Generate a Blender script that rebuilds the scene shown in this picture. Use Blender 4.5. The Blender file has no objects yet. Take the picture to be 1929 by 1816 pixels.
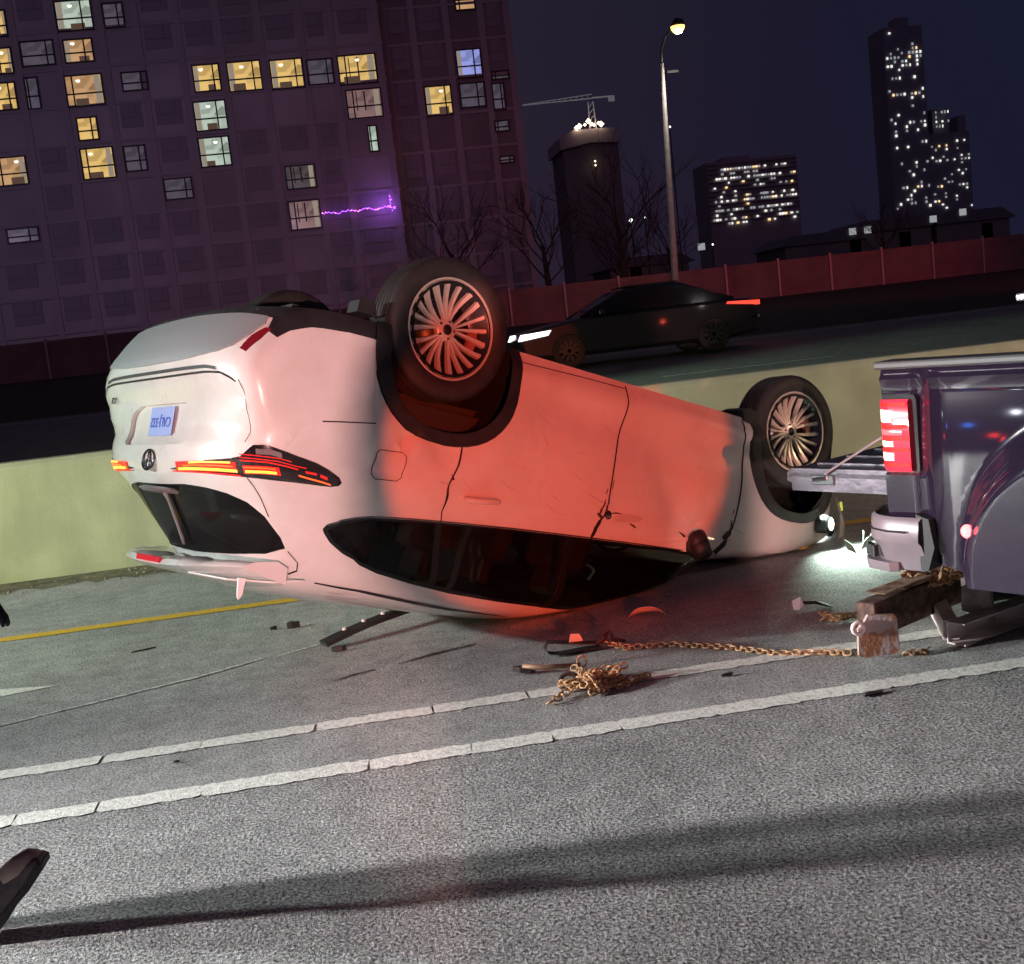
import bpy, bmesh, math, random, bisect
from mathutils import Vector, Matrix, Euler
from mathutils.geometry import delaunay_2d_cdt
random.seed(7)
PI = math.pi
S = bpy.context.scene
COL = S.collection

# ================= camera, world, lights, exposure =================
cam_d = bpy.data.cameras.new('camera'); cam_o = bpy.data.objects.new('camera', cam_d); COL.objects.link(cam_o)
_R = Vector((0.984669247, -0.133482123, -0.112289787)); _U = Vector((0.127501407, 0.111467916, 0.985554816)); _F = Vector((0.119037240, 0.984762624, -0.126778188))
CAM_H = 1.6716
cam_o.matrix_world = Matrix(((_R.x, _U.x, -_F.x, 0), (_R.y, _U.y, -_F.y, 0), (_R.z, _U.z, -_F.z, CAM_H), (0, 0, 0, 1)))
cam_d.sensor_fit = 'HORIZONTAL'; cam_d.sensor_width = 36.0; cam_d.lens = 2200.0/1929.0*36.0
cam_d.clip_start = .05; cam_d.clip_end = 4000
S.camera = cam_o
S.view_settings.view_transform = 'Standard'; S.view_settings.look = 'None'
S.view_settings.exposure = 0.0; S.view_settings.gamma = 1.0

world = bpy.data.worlds.new('World'); S.world = world; world.use_nodes = True
nt = world.node_tree; nt.nodes.clear()
wo = nt.nodes.new('ShaderNodeOutputWorld'); bg = nt.nodes.new('ShaderNodeBackground')
tc = nt.nodes.new('ShaderNodeTexCoord'); sp = nt.nodes.new('ShaderNodeSeparateXYZ')
nt.links.new(tc.outputs['Generated'], sp.inputs[0])
# night sky: plum glow of the city low down and to the west, navy to the east
rp = nt.nodes.new('ShaderNodeValToRGB'); nt.links.new(sp.outputs['X'], rp.inputs[0])
rp.color_ramp.elements[0].position = .0; rp.color_ramp.elements[0].color = (.024, .017, .030, 1)
rp.color_ramp.elements[1].position = .62; rp.color_ramp.elements[1].color = (.0075, .0105, .029, 1)
e = rp.color_ramp.elements.new(.36); e.color = (.0115, .0100, .024, 1)
rz = nt.nodes.new('ShaderNodeValToRGB'); nt.links.new(sp.outputs['Z'], rz.inputs[0])
rz.color_ramp.elements[0].position = .0; rz.color_ramp.elements[0].color = (1.15, .95, 1.0, 1)
rz.color_ramp.elements[1].position = .25; rz.color_ramp.elements[1].color = (.95, 1, 1, 1)
mx = nt.nodes.new('ShaderNodeMix'); mx.data_type = 'RGBA'; mx.blend_type = 'MULTIPLY'; mx.inputs[0].default_value = 1
nt.links.new(rp.outputs[0], mx.inputs[6]); nt.links.new(rz.outputs[0], mx.inputs[7])
nt.links.new(mx.outputs[2], bg.inputs[0]); bg.inputs[1].default_value = 1.0
nt.links.new(bg.outputs[0], wo.inputs[0])

def look(o, frm, to):
    d = Vector(to)-Vector(frm); o.location = frm; o.rotation_euler = d.to_track_quat('-Z', 'Y').to_euler()
def spot(name, frm, to, w, col, ang, blend=.3, r=.15, square=False, spin=0.0):
    l = bpy.data.lights.new(name, 'SPOT'); l.energy = w; l.color = col; l.spot_size = math.radians(ang); l.spot_blend = blend
    l.shadow_soft_size = r; l.use_square = square
    o = bpy.data.objects.new(name, l); COL.objects.link(o); look(o, frm, to)
    if spin: o.rotation_euler = (o.rotation_euler.to_matrix() @ Matrix.Rotation(spin, 3, 'Z')).to_euler()
    return o
def point(name, loc, w, col, r=.1):
    l = bpy.data.lights.new(name, 'POINT'); l.energy = w; l.color = col; l.shadow_soft_size = r
    o = bpy.data.objects.new(name, l); COL.objects.link(o); o.location = loc; return o
# emergency vehicles stand out of frame: scene lights far left, red beacon behind; other spots are added fills
spot('scene_light', (-12.0, 5.0, 2.3), (1.0, 2.2, 0.0), 18500, (1.0, .965, .95), 34, 1.0, .20)
spot('scene_light_high', (-12.0, 6.6, 4.2), (-.5, 6.6, 0.2), 5200, (.88, 1.0, .95), 60, .8, .16)
spot('barrier_green_fill', (-9.0, 4.4, 1.6), (-3.2, 10.4, .4), 1500, (.86, 1.0, .34), 70, .7, .2)  # green lamp added out of frame to tint the left barrier
spot('red_beacon', (.6, -4.5, 1.3), (1.10, 6.39, 1.0), 4200, (1.0, .075, .010), 11.4, .12, .05)
spot('wall_red_fill', (42, 13, 3.5), (21.0, 65, 1.8), 12000, (1.0, .08, .12), 40, .8, .3)  # unseen red lamp, added to redden the noise wall
spot('pink_fill', (-.5, -5.5, 1.35), (.85, 6.4, 1.45), 5600, (1.0, .48, .44), 21, .35, .04)  # added pink fill behind the camera, lights the car's side
spot('far_road_fill', (-9.0, 15.5, 3.2), (7.5, 18.0, .55), 9000, (.70, 1.0, .70), 26, .8, .2)  # unseen green spot, put in to brighten the far road
spot('barrier_amber_fill', (10.5, 4.6, 2.6), (4.2, 10.5, .6), 800, (1.0, .68, .42), 60, .8, .3)  # warm spot added for the right part of the barrier
spot('facade_fill', (-30, 66, 13), (-26, 91, 17), 1350, (.78, .56, 1.0), 150, .9, 1.5)  # pair of unseen lamps added to lift the apartment facade
spot('facade_fill', (-6, 66, 13), (-4, 91, 17), 1050, (.78, .56, 1.0), 150, .9, 1.5)
gl = bpy.data.lights.new('purple_fill', 'SUN'); gl.energy = .065; gl.color = (.95, .45, .75); gl.angle = math.radians(25)  # weak purple sun added as fill, tints the shadows
go = bpy.data.objects.new('purple_fill', gl); COL.objects.link(go); look(go, (0, 0, 40), (6, 60, 10))
# small lamps added out of frame to put glints in glossy paint
for nm, loc, w, c in (('glint_red_left', (-5.5, 4.25, .55), 1.2, (1, .04, .03)), ('glint_blue_left', (-6.2, 4.5, .75), 1.0, (.05, .2, 1)), ('glint_white_left', (-6.8, 4.0, 1.0), 3.0, (.85, .92, 1)),
                      ('glint_red_left_low', (-5.0, 3.8, .25), .9, (1, .04, .03)), ('glint_blue_left_far', (-8.5, 5.2, 1.3), 2.0, (.05, .25, 1)), ('glint_white_left_far', (-8.0, 3.2, 1.5), 4.0, (.9, .95, 1)),
                      ('glint_white', (13.0, 1.5, 1.9), 10, (1, .95, .9)), ('glint_red', (12.0, -.5, 1.4), 10, (1, .1, .05)), ('glint_white_high', (12.0, 3.2, 3.2), 8, (1, .97, .9))):
    point(nm, loc, w, c, .05)

# ================= helpers =================
def srgb(r, g_, b):
    f = lambda c: (c/255/12.92) if c/255 <= .04045 else ((c/255+.055)/1.055)**2.4
    return (f(r), f(g_), f(b), 1)
MATS = {}
def mat(name, col, rough=.5, metal=0.0, coat=0.0, emit=None, es=0.0, noise=0.0, nscale=8.0, bump=0.0, bscale=60.0, ncol=None, spec=.5, nedge=(.35, .65)):
    if name in MATS: return MATS[name]
    m = bpy.data.materials.new(name); m.use_nodes = True; n = m.node_tree; b = n.nodes['Principled BSDF']
    c = tuple(col)+(1,) if len(col) == 3 else tuple(col)
    b.inputs['Base Color'].default_value = c; b.inputs['Roughness'].default_value = rough; b.inputs['Metallic'].default_value = metal
    b.inputs['Coat Weight'].default_value = coat; b.inputs['Coat Roughness'].default_value = .04; b.inputs['Specular IOR Level'].default_value = spec
    if emit: b.inputs['Emission Color'].default_value = tuple(emit)+(1,) if len(emit) == 3 else emit; b.inputs['Emission Strength'].default_value = es
    t = n.nodes.new('ShaderNodeTexCoord')
    if noise > 0 or ncol:
        nz = n.nodes.new('ShaderNodeTexNoise'); nz.inputs['Scale'].default_value = nscale; nz.inputs['Detail'].default_value = 5
        n.links.new(t.outputs['Object'], nz.inputs['Vector'])
        r = n.nodes.new('ShaderNodeValToRGB'); r.color_ramp.elements[0].position = nedge[0]; r.color_ramp.elements[1].position = nedge[1]
        r.color_ramp.elements[0].color = tuple(x*(1-noise) for x in c[:3])+(1,)
        r.color_ramp.elements[1].color = (tuple(ncol)+(1,))[:4] if ncol else tuple(min(1, x*(1+noise)) for x in c[:3])+(1,)
        n.links.new(nz.outputs[0], r.inputs[0]); n.links.new(r.outputs[0], b.inputs['Base Color'])
    if bump > 0:
        nb = n.nodes.new('ShaderNodeTexNoise'); nb.inputs['Scale'].default_value = bscale; nb.inputs['Detail'].default_value = 4
        n.links.new(t.outputs['Object'], nb.inputs['Vector'])
        bp = n.nodes.new('ShaderNodeBump'); bp.inputs['Strength'].default_value = bump; bp.inputs['Distance'].default_value = .01
        n.links.new(nb.outputs[0], bp.inputs['Height']); n.links.new(bp.outputs[0], b.inputs['Normal'])
    MATS[name] = m; return m
def asphalt(name, c0, c1, coarse, bstr):
    m = bpy.data.materials.new(name); m.use_nodes = True; n = m.node_tree; b = n.nodes['Principled BSDF']; b.inputs['Roughness'].default_value = .82; b.inputs['Specular IOR Level'].default_value = .35
    t = n.nodes.new('ShaderNodeTexCoord')
    def nz(sc, det=3, rough=.6):
        x = n.nodes.new('ShaderNodeTexNoise'); x.inputs['Scale'].default_value = sc; x.inputs['Detail'].default_value = det; x.inputs['Roughness'].default_value = rough
        n.links.new(t.outputs['Object'], x.inputs['Vector']); return x
    fine = nz(coarse, 3, .7); big = nz(.9, 4); mid = nz(7, 3)
    vo = n.nodes.new('ShaderNodeTexVoronoi'); vo.inputs['Scale'].default_value = coarse*.9; n.links.new(t.outputs['Object'], vo.inputs['Vector'])
    r = n.nodes.new('ShaderNodeValToRGB'); r.color_ramp.elements[0].position = .36; r.color_ramp.elements[1].position = .66
    r.color_ramp.elements[0].color = c0+(1,); r.color_ramp.elements[1].color = c1+(1,); n.links.new(fine.outputs[0], r.inputs[0])
    hs = n.nodes.new('ShaderNodeMix'); hs.data_type = 'RGBA'; hs.blend_type = 'MULTIPLY'; hs.inputs[0].default_value = .55
    n.links.new(r.outputs[0], hs.inputs[6]); n.links.new(vo.outputs['Color'], hs.inputs[7])
    dsat = n.nodes.new('ShaderNodeHueSaturation'); dsat.inputs['Saturation'].default_value = .10; dsat.inputs['Value'].default_value = 1.5
    n.links.new(hs.outputs[2], dsat.inputs['Color'])
    add = n.nodes.new('ShaderNodeMath'); add.operation = 'ADD'; n.links.new(big.outputs[0], add.inputs[0]); n.links.new(mid.outputs[0], add.inputs[1])
    mr = n.nodes.new('ShaderNodeMapRange'); mr.inputs[1].default_value = .7; mr.inputs[2].default_value = 1.3; mr.inputs[3].default_value = .72; mr.inputs[4].default_value = 1.22
    n.links.new(add.outputs[0], mr.inputs[0])
    mm = n.nodes.new('ShaderNodeMix'); mm.data_type = 'RGBA'; mm.blend_type = 'MULTIPLY'; mm.inputs[0].default_value = 1
    n.links.new(dsat.outputs[0], mm.inputs[6]); n.links.new(mr.outputs[0], mm.inputs[7]); n.links.new(mm.outputs[2], b.inputs['Base Color'])
    bp = n.nodes.new('ShaderNodeBump'); bp.inputs['Strength'].default_value = bstr; bp.inputs['Distance'].default_value = .006
    n.links.new(fine.outputs[0], bp.inputs['Height']); n.links.new(bp.outputs[0], b.inputs['Normal'])
    return m

def link(o, parent=None):
    COL.objects.link(o)
    if parent: o.parent = parent
    return o
def mesh(name, V, F, m, parent=None, smooth=False, mats=None, fm=None):
    me = bpy.data.meshes.new(name); me.from_pydata([tuple(v) for v in V], [], F)
    for x in (mats or [m]): me.materials.append(x)
    if fm: me.polygons.foreach_set('material_index', fm)
    if smooth: me.polygons.foreach_set('use_smooth', [True]*len(me.polygons))
    me.update()
    return link(bpy.data.objects.new(name, me), parent)
def thing(name, label, cat, loc=(0, 0, 0), rot=(0, 0, 0), group=None):
    o = bpy.data.objects.new(name, None); o.empty_display_size = .2; COL.objects.link(o); o.location = loc; o.rotation_euler = rot
    return tag(o, label, cat, group)
def tag(o, label, cat, group=None):
    o['label'] = label; o['category'] = cat
    if group: o['group'] = group
    return o
def structure(o, kind='structure'):
    o['kind'] = kind; return o
class MB:
    def __init__(s): s.V = []; s.F = []
    def add(s, V, F):
        k = len(s.V); s.V += [Vector(v) for v in V]; s.F += [tuple(i+k for i in f) for f in F]; return s
    def box(s, c, d, M=None, bev=0.0):
        x, y, z = (q/2 for q in d)
        if bev > 0:
            bm = bmesh.new(); bmesh.ops.create_cube(bm, size=1.0)
            for v in bm.verts: v.co = Vector((v.co.x*2*x, v.co.y*2*y, v.co.z*2*z))
            bmesh.ops.bevel(bm, geom=bm.edges[:], offset=bev, segments=2, affect='EDGES', profile=.5)
            bm.verts.index_update(); V = [v.co.copy() for v in bm.verts]; F = [tuple(v.index for v in f.verts) for f in bm.faces]; bm.free()
        else:
            V = [Vector((a*x, b*y, c_*z)) for a in (-1, 1) for b in (-1, 1) for c_ in (-1, 1)]
            F = [(0, 1, 3, 2), (4, 6, 7, 5), (0, 4, 5, 1), (2, 3, 7, 6), (0, 2, 6, 4), (1, 5, 7, 3)]
        V = [(M @ v if M else v)+Vector(c) for v in V]
        return s.add(V, F)
    def tube(s, pts, r, n=8, cap=True, closed=False):
        pts = [Vector(p) for p in pts]; N = len(pts); rr = r if isinstance(r, (list, tuple)) else [r]*N
        V = []; prev = None
        for i, p in enumerate(pts):
            t = (pts[(i+1) % N]-pts[i-1]) if closed else (pts[min(i+1, N-1)]-pts[max(i-1, 0)])
            t.normalize()
            if prev is None: a = t.orthogonal().normalized()
            else:
                a = prev-t*prev.dot(t); a = a.normalized() if a.length > 1e-6 else t.orthogonal().normalized()
            prev = a; b = t.cross(a)
            V += [p+(a*math.cos(k*2*PI/n)+b*math.sin(k*2*PI/n))*rr[i] for k in range(n)]
        F = []
        for i in range(N if closed else N-1):
            j = (i+1) % N
            F += [(i*n+k, i*n+(k+1) % n, j*n+(k+1) % n, j*n+k) for k in range(n)]
        if cap and not closed: F += [tuple(range(n))[::-1], tuple((N-1)*n+k for k in range(n))]
        return s.add(V, F)
    def prism(s, pts, axis, a, b):
        "outline pts (2-D) extruded along axis from a to b"
        def mk(p, h): return {'x': (h, p[0], p[1]), 'y': (p[0], h, p[1]), 'z': (p[0], p[1], h)}[axis]
        n = len(pts); V = [mk(p, a) for p in pts]+[mk(p, b) for p in pts]
        F = [tuple(range(n)), tuple(range(2*n-1, n-1, -1))]+[(i, i+n, (i+1) % n+n, (i+1) % n) for i in range(n)]
        return s.add(V, F)
    def lathe(s, prof, n=48, axis='y', c=(0, 0, 0)):
        "prof: (radius, offset along axis)"
        V = []; c = Vector(c)
        for r, h in prof:
            for k in range(n):
                a = k*2*PI/n
                V.append(c+(Vector((r*math.cos(a), h, r*math.sin(a))) if axis == 'y' else Vector((r*math.cos(a), r*math.sin(a), h))))
        F = [(i*n+k, i*n+(k+1) % n, (i+1)*n+(k+1) % n, (i+1)*n+k) for i in range(len(prof)-1) for k in range(n)]
        return s.add(V, F)
    def out(s, name, m, parent=None, smooth=False, auto=None):
        bm = bmesh.new(); vs = [bm.verts.new(v) for v in s.V]; bm.verts.ensure_lookup_table()
        for f in s.F:
            try: bm.faces.new([vs[i] for i in f])
            except ValueError: pass
        bmesh.ops.recalc_face_normals(bm, faces=bm.faces[:])
        me = bpy.data.meshes.new(name); bm.to_mesh(me); bm.free(); me.materials.append(m)
        if smooth or auto:
            me.polygons.foreach_set('use_smooth', [True]*len(me.polygons))
            if auto: me.set_sharp_from_angle(angle=math.radians(auto))
        return link(bpy.data.objects.new(name, me), parent)
# ================= ground, roads, markings =================
M_asph = asphalt('asphalt_near', (.055, .053, .056), (.51, .49, .49), 84, 1.0)
M_asph2 = asphalt('asphalt_smooth', (.12, .126, .124), (.52, .54, .52), 95, .7)
M_far = asphalt('asphalt_far', (.09, .09, .092), (.26, .26, .26), 60, .4)
M_grass = mat('dry_grass', (.035, .030, .022), .95, noise=.5, nscale=3, bump=.6, bscale=20)
M_paint = mat('road_paint_white', (.78, .78, .74), .6, noise=.22, nscale=40, bump=.4, bscale=120, nedge=(.3, .55))
M_yel = mat('road_paint_yellow', (.80, .50, .05), .6, noise=.15, nscale=50, bump=.3, bscale=120)
def sheet(name, pts, m, kind='structure'):
    "closed strip between rows of (y, z) for a span of x"
    x0, x1, rows = pts
    V = [(x, y, z) for y, z in rows for x in (x0, x1)]
    F = [(2*i, 2*i+1, 2*i+3, 2*i+2) for i in range(len(rows)-1)]
    return structure(mesh(name, V, F, m, smooth=False), kind)
sheet('ground', (-900, 1400, [(-200, -.05), (10.7, -.05), (28, .80), (66, 1.99), (120, 2.4), (1500, 3.0)]), M_grass)
sheet('road', (-120, 220, [(-30, 0), (4.69, 0)]), M_asph)
sheet('left_lane', (-120, 220, [(4.69, 0), (10.72, 0)]), M_asph2)
sheet('far_road', (-200, 320, [(10.75, .0), (11.2, .14), (23, .86), (27.5, .93)]), M_far)
def far_z(y): return .14+(y-11.2)/(23-11.2)*.72 if y < 23 else .86+(y-23)/4.5*.07
def painted(name, x0, x1, yc, w, m, z=.004, seg=(.30, .75), wob=.009, zf=None, dash=None):
    V = []; F = []; x = x0; rnd = random.Random(hash(name) % 1000 if False else int(abs(yc)*100))
    while x < x1:
        L = rnd.uniform(*seg); n = max(3, int(L/.03)) if x > -6 and x < 6 else 2
        if n == 2: L = 2.0
        k = len(V)
        for i in range(n+1):
            xx = x+L*i/n; a = rnd.uniform(-wob, wob); b = rnd.uniform(-wob, wob)
            if i == 0 or i == n: a -= wob; b += wob
            yy = yc; zz = zf(yc) if zf else 0
            V += [(xx+rnd.uniform(-.008, .008), yy-w/2-a*1.0+0*b, zz+z), (xx+rnd.uniform(-.008, .008), yy+w/2+b*-1.0, zz+z)]
        F += [(k+2*i, k+2*i+2, k+2*i+3, k+2*i+1) for i in range(n)]
        x += L+(rnd.uniform(.002, .006) if n > 2 else 0)
        if dash: x += dash
    return structure(mesh(name, V, F, m))
painted('lane_line', -60, 90, 4.625, .125, M_paint, seg=(.28, .42))
painted('lane_line', -60, 90, 5.215, .115, M_paint, seg=(.35, .62))
painted('edge_line', -60, 90, 8.13, .135, M_yel, seg=(2.5, 5), wob=.007)
painted('far_lane_line', -100, 160, 19.3, .14, M_paint, seg=(3, 3.1), zf=far_z, dash=6.0)
painted('far_edge_line', -100, 160, 26.2, .14, M_paint, seg=(3, 3.1), zf=far_z)
# tip of a painted lane arrow entering from the left
structure(mesh('lane_arrow', [(-1.88, 6.66, .004), (-2.9, 6.98, .004), (-2.9, 6.43, .004)], [(0, 1, 2)], M_paint))
# long pale gouge scraped by the roof, fading out to the left
def ribbon(name, pts, ws, m, z=.005, jit=.004):
    V = []; rnd = random.Random(3); n = 14; P = []
    for (a, b), (wa, wb) in zip(zip(pts, pts[1:]), zip(ws, ws[1:])):
        for i in range(n): t = i/n; P.append((a[0]*(1-t)+b[0]*t, a[1]*(1-t)+b[1]*t, wa*(1-t)+wb*t))
    P.append((pts[-1][0], pts[-1][1], ws[-1]))
    for i, (x, y, w) in enumerate(P):
        q = P[min(i+1, len(P)-1)]; p = P[max(i-1, 0)]; d = Vector((q[0]-p[0], q[1]-p[1])).normalized(); nx, ny = -d.y, d.x
        a = w/2+rnd.uniform(-jit, jit); b = w/2+rnd.uniform(-jit, jit)
        V += [(x+nx*a, y+ny*a, z), (x-nx*b, y-ny*b, z)]
    return structure(mesh(name, V, [(2*i, 2*i+1, 2*i+3, 2*i+2) for i in range(len(P)-1)], m))
M_gouge = mat('scraped_stone', (.62, .63, .60), .8, noise=.4, nscale=30)
M_skid = mat('rubber_smear', (.045, .042, .042), .8, noise=.4, nscale=30)
ribbon('scrape_mark', [(-2.6, 5.75), (-2.0, 6.01), (-1.42, 6.25), (-1.05, 6.41), (-.72, 6.61)], [.022, .016, .024, .034, .022], M_gouge)
ribbon('scrape_mark', [(-.66, 6.60), (-.45, 6.72), (-.2, 6.86)], [.008, .02, .01], M_gouge)
ribbon('skid_mark', [(-.32, 5.92), (-.22, 5.99), (-.10, 6.03)], [.01, .02, .012], M_skid, z=.0045)
ribbon('skid_mark', [(.02, 6.07), (.22, 6.17), (.46, 6.25)], [.012, .028, .008], M_skid, z=.0045)

# ================= concrete barrier =================
M_conc = mat('barrier_concrete', (.54, .52, .40), .85, noise=.12, nscale=1.6, bump=.25, bscale=50)
nb_ = M_conc.node_tree; pb_ = nb_.nodes['Principled BSDF']; src_ = pb_.inputs['Base Color'].links[0].from_socket
t_ = nb_.nodes.new('ShaderNodeTexCoord'); mp_ = nb_.nodes.new('ShaderNodeMapping'); mp_.inputs['Scale'].default_value = (2.2, 1, .5); nz_ = nb_.nodes.new('ShaderNodeTexNoise'); nz_.inputs['Scale'].default_value = 2.0; nz_.inputs['Detail'].default_value = 6
nb_.links.new(t_.outputs['Object'], mp_.inputs[0]); nb_.links.new(mp_.outputs[0], nz_.inputs['Vector'])
mr_ = nb_.nodes.new('ShaderNodeMapRange'); mr_.inputs[1].default_value = .35; mr_.inputs[2].default_value = .7; mr_.inputs[3].default_value = 1.05; mr_.inputs[4].default_value = .90; nb_.links.new(nz_.outputs[0], mr_.inputs[0])
ml_ = nb_.nodes.new('ShaderNodeMix'); ml_.data_type = 'RGBA'; ml_.blend_type = 'MULTIPLY'; ml_.inputs[0].default_value = 1; nb_.links.new(src_, ml_.inputs[6]); nb_.links.new(mr_.outputs[0], ml_.inputs[7]); nb_.links.new(ml_.outputs[2], pb_.inputs['Base Color'])
b = thing('median_barrier', 'long pale concrete median wall running behind the overturned car', 'barrier', (0, 10.46, 0))
for k in range(-10, 16):
    x0 = k*7.3+1.3; x1 = x0+7.265
    MB().prism([(0, 0), (.62, 0), (.62, .08), (.42, .33), (.36, .97), (.33, 1.0), (.30, 1.04), (.10, 1.04), (.07, 1.01), (.05, .97), (.02, .33), (0, .08)], 'x', x0, x1).out('wall_segment', M_conc, b)

# ================= noise wall with posts =================
M_panel = mat('noise_wall_panel', (.26, .16, .16), .8, noise=.14, nscale=.8, bump=.3, bscale=6)
M_post = mat('steel_post', (.50, .42, .42), .5, metal=.2)
f = thing('noise_wall', 'long reddish roadside noise wall with pale upright posts on the far embankment', 'fence', (0, 65, 1.95))
for k in range(-16, 30):
    x = 15.1+k*3.11
    MB().box((x+1.555, 0, 1.0), (2.99, .12, 2.02)).out('wall_panel', M_panel, f)
    MB().box((x, -.06, 1.06), (.11, .2, 2.16)).out('post', M_post, f)

# ================= street lamp =================
M_galv = mat('galvanised_steel', (.55, .54, .54), .6, metal=.1, noise=.15, nscale=5)
M_darkm = mat('dark_metal', (.03, .03, .033), .45, metal=.6)
M_lampglow = mat('sodium_lens', (1, .9, .5), .4, emit=(1.0, .60, .16), es=2.6)
sl = thing('street_lamp', 'tall pale street lamp pole with one lit yellow lamp head above it', 'street lamp', (14.1, 50, 1.5))
MB().tube([(0, 0, 0), (.06, 0, 1.9), (.34, 0, 10.7)], [.17, .16, .085], 14).out('pole', M_galv, sl, smooth=True)
MB().tube([(0, 0, 0), (0, 0, .35)], [.26, .26], 14).out('pole_base', M_galv, sl, smooth=True)
MB().tube([(.33, 0, 10.5), (.38, 0, 11.25), (.55, -.2, 11.75), (.86, -.5, 12.02)], [.06, .055, .05, .045], 10).out('arm', M_darkm, sl, smooth=True)
MB().box((.78, 0, 10.32), (.5, .12, .10)).out('bracket', M_darkm, sl)
hd = MB().tube([(.80, -.45, 12.06), (.98, -.62, 12.12), (1.12, -.80, 12.08)], [.10, .24, .16], 14).out('lamp_head', M_darkm, sl, smooth=True)
MB().lathe([(.0, -.30), (.16, -.26), (.27, -.12), (.30, .0), (.0, .02)], 24, 'z', (.98, -.64, 12.0)).out('lamp_lens', M_lampglow, hd, smooth=True)
MB().lathe([(0, -.30), (.14, -.27), (.19, -.14), (0, -.05)], 20, 'z', (.98, -.70, 11.98)).out('bulb', mat('lamp_core', (1, 1, .9), .4, emit=(1.0, .93, .68), es=12), sl, smooth=True)
point('street_lamp_light', (15.08, 49.2, 11.5), 150, (1, .88, .72), .3).parent = None

# ================= apartment block with lit windows =================
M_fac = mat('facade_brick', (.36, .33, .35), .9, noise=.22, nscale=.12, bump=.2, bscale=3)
M_fac2 = mat('facade_dark_brick', (.22, .195, .21), .9, noise=.12, nscale=.25)
M_slab = mat('concrete_slab', (.345, .315, .335), .9)
M_fr2 = mat('frame_unlit', (.22, .20, .225), .6)
M_mull = mat('window_frame_black', (.012, .011, .014), .5)
M_dark = mat('dark_window_glass', (.27, .25, .275), .8, spec=.1)
def glow(name, col, s=1.0, top=None, seed=0.0):
    "lit room seen through glass: procedural blocks of furniture, wall and ceiling"
    if name in MATS: return MATS[name]
    m = bpy.data.materials.new(name); m.use_nodes = True; n = m.node_tree; b = n.nodes['Principled BSDF']; b.inputs['Base Color'].default_value = (.02, .02, .02, 1); b.inputs['Roughness'].default_value = .2
    t = n.nodes.new('ShaderNodeTexCoord'); mp = n.nodes.new('ShaderNodeMapping'); mp.inputs['Scale'].default_value = (1.3, 1, 1.6); n.links.new(t.outputs['Object'], mp.inputs[0])
    v = n.nodes.new('ShaderNodeTexVoronoi'); v.distance = 'CHEBYCHEV'; v.inputs['Scale'].default_value = 1.1; n.links.new(mp.outputs[0], v.inputs['Vector'])
    r = n.nodes.new('ShaderNodeValToRGB'); r.color_ramp.elements[0].position = .0; r.color_ramp.elements[1].position = .8
    r.color_ramp.elements[0].color = tuple(c*.45 for c in col)+(1,); r.color_ramp.elements[1].color = tuple(col)+(1,)
    sc = n.nodes.new('ShaderNodeSeparateColor'); n.links.new(v.outputs['Color'], sc.inputs[0]); n.links.new(sc.outputs[0], r.inputs[0])
    n.links.new(r.outputs[0], b.inputs['Emission Color']); b.inputs['Emission Strength'].default_value = s
    MATS[name] = m; return m
Y = (.80, .52, .17); O = (.62, .36, .17); Wt = (.55, .66, .55); Pk = (.26, .15, .15); Bl = (.34, .38, .85); Dm = (.14, .11, .12)
GW = {'yellow': glow('lit_yellow', Y, 1.0), 'orange': glow('lit_orange', O, .9), 'white': glow('lit_white', Wt, .85), 'pink': glow('lit_dim_pink', Pk, .9), 'blue': glow('lit_blue', Bl, .9), 'dim': glow('lit_dim', Dm, .55), 'faint': glow('lit_faint', (.10, .085, .115), .8)}
WIN = [(-18.0, -15.6, 26.7, 28.7, 'white', 1), (-14.7, -13.4, 26.7, 28.3, 'faint', 0), (-17.8, -15.9, 24.5, 26.0, 'orange', 1), (-18.1, -15.6, 21.4, 23.5, 'orange', 1), (-17.7, -16.4, 19.0, 20.5, 'yellow', 0), (-17.8, -15.6, 16.2, 18.3, 'yellow', 1),
 (-20.8, -18.6, 24.5, 26.1, 'faint', 0), (-20.9, -20.1, 21.5, 23.6, 'faint', 0), (-22.4, -21.6, 26.7, 28.4, 'yellow', 1), (-22.6, -21.6, 24.1, 25.8, 'yellow', 1), (-23.6, -21.7, 21.6, 23.4, 'yellow', 1), (-23.9, -21.8, 16.3, 18.2, 'orange', 1),
 (-9.0, -7.2, 21.7, 23.5, 'yellow', 1), (-6.5, -4.2, 21.5, 23.5, 'yellow', 1), (-3.4, -1.1, 21.4, 23.4, 'yellow', 1), (1.6, 4.3, 21.3, 23.3, 'yellow', 2), (1.9, 4.4, 18.8, 20.8, 'pink', 2), (-9.3, -7.1, 18.9, 20.9, 'white', 1), (-9.3, -7.2, 16.3, 18.3, 'white', 1),
 (-3.3, -1.2, 14.1, 15.7, 'dim', 2), (-3.4, -1.2, 11.1, 13.1, 'pink', 2), (3.2, 3.75, 16.3, 18.1, 'white', 0), (-.7, 1.1, 21.5, 23.2, 'faint', 0), (-14.1, -12.4, 22.2, 23.4, 'faint', 0), (-14.7, -13.3, 16.5, 18.2, 'faint', 0), (-12.2, -10.3, 14.2, 15.6, 'faint', 0),
 (-23.8, -21.7, 12.2, 13.1, 'faint', 0)]
WIN2 = [(10.6, 12.4, 21.3, 23.3, 'blue', 1), (7.9, 9.8, 18.7, 20.8, 'yellow', 1), (10.6, 12.4, 19.1, 20.8, 'faint', 0), (13.2, 14.4, 21.0, 21.5, 'dim', 0), (13.1, 13.9, 18.7, 20.6, 'faint', 0), (13.0, 14.0, 17.1, 17.8, 'faint', 0), (13.1, 14.1, 14.7, 15.1, 'dim', 0), (11.0, 12.4, 26.3, 28.0, 'orange', 0)]
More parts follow.
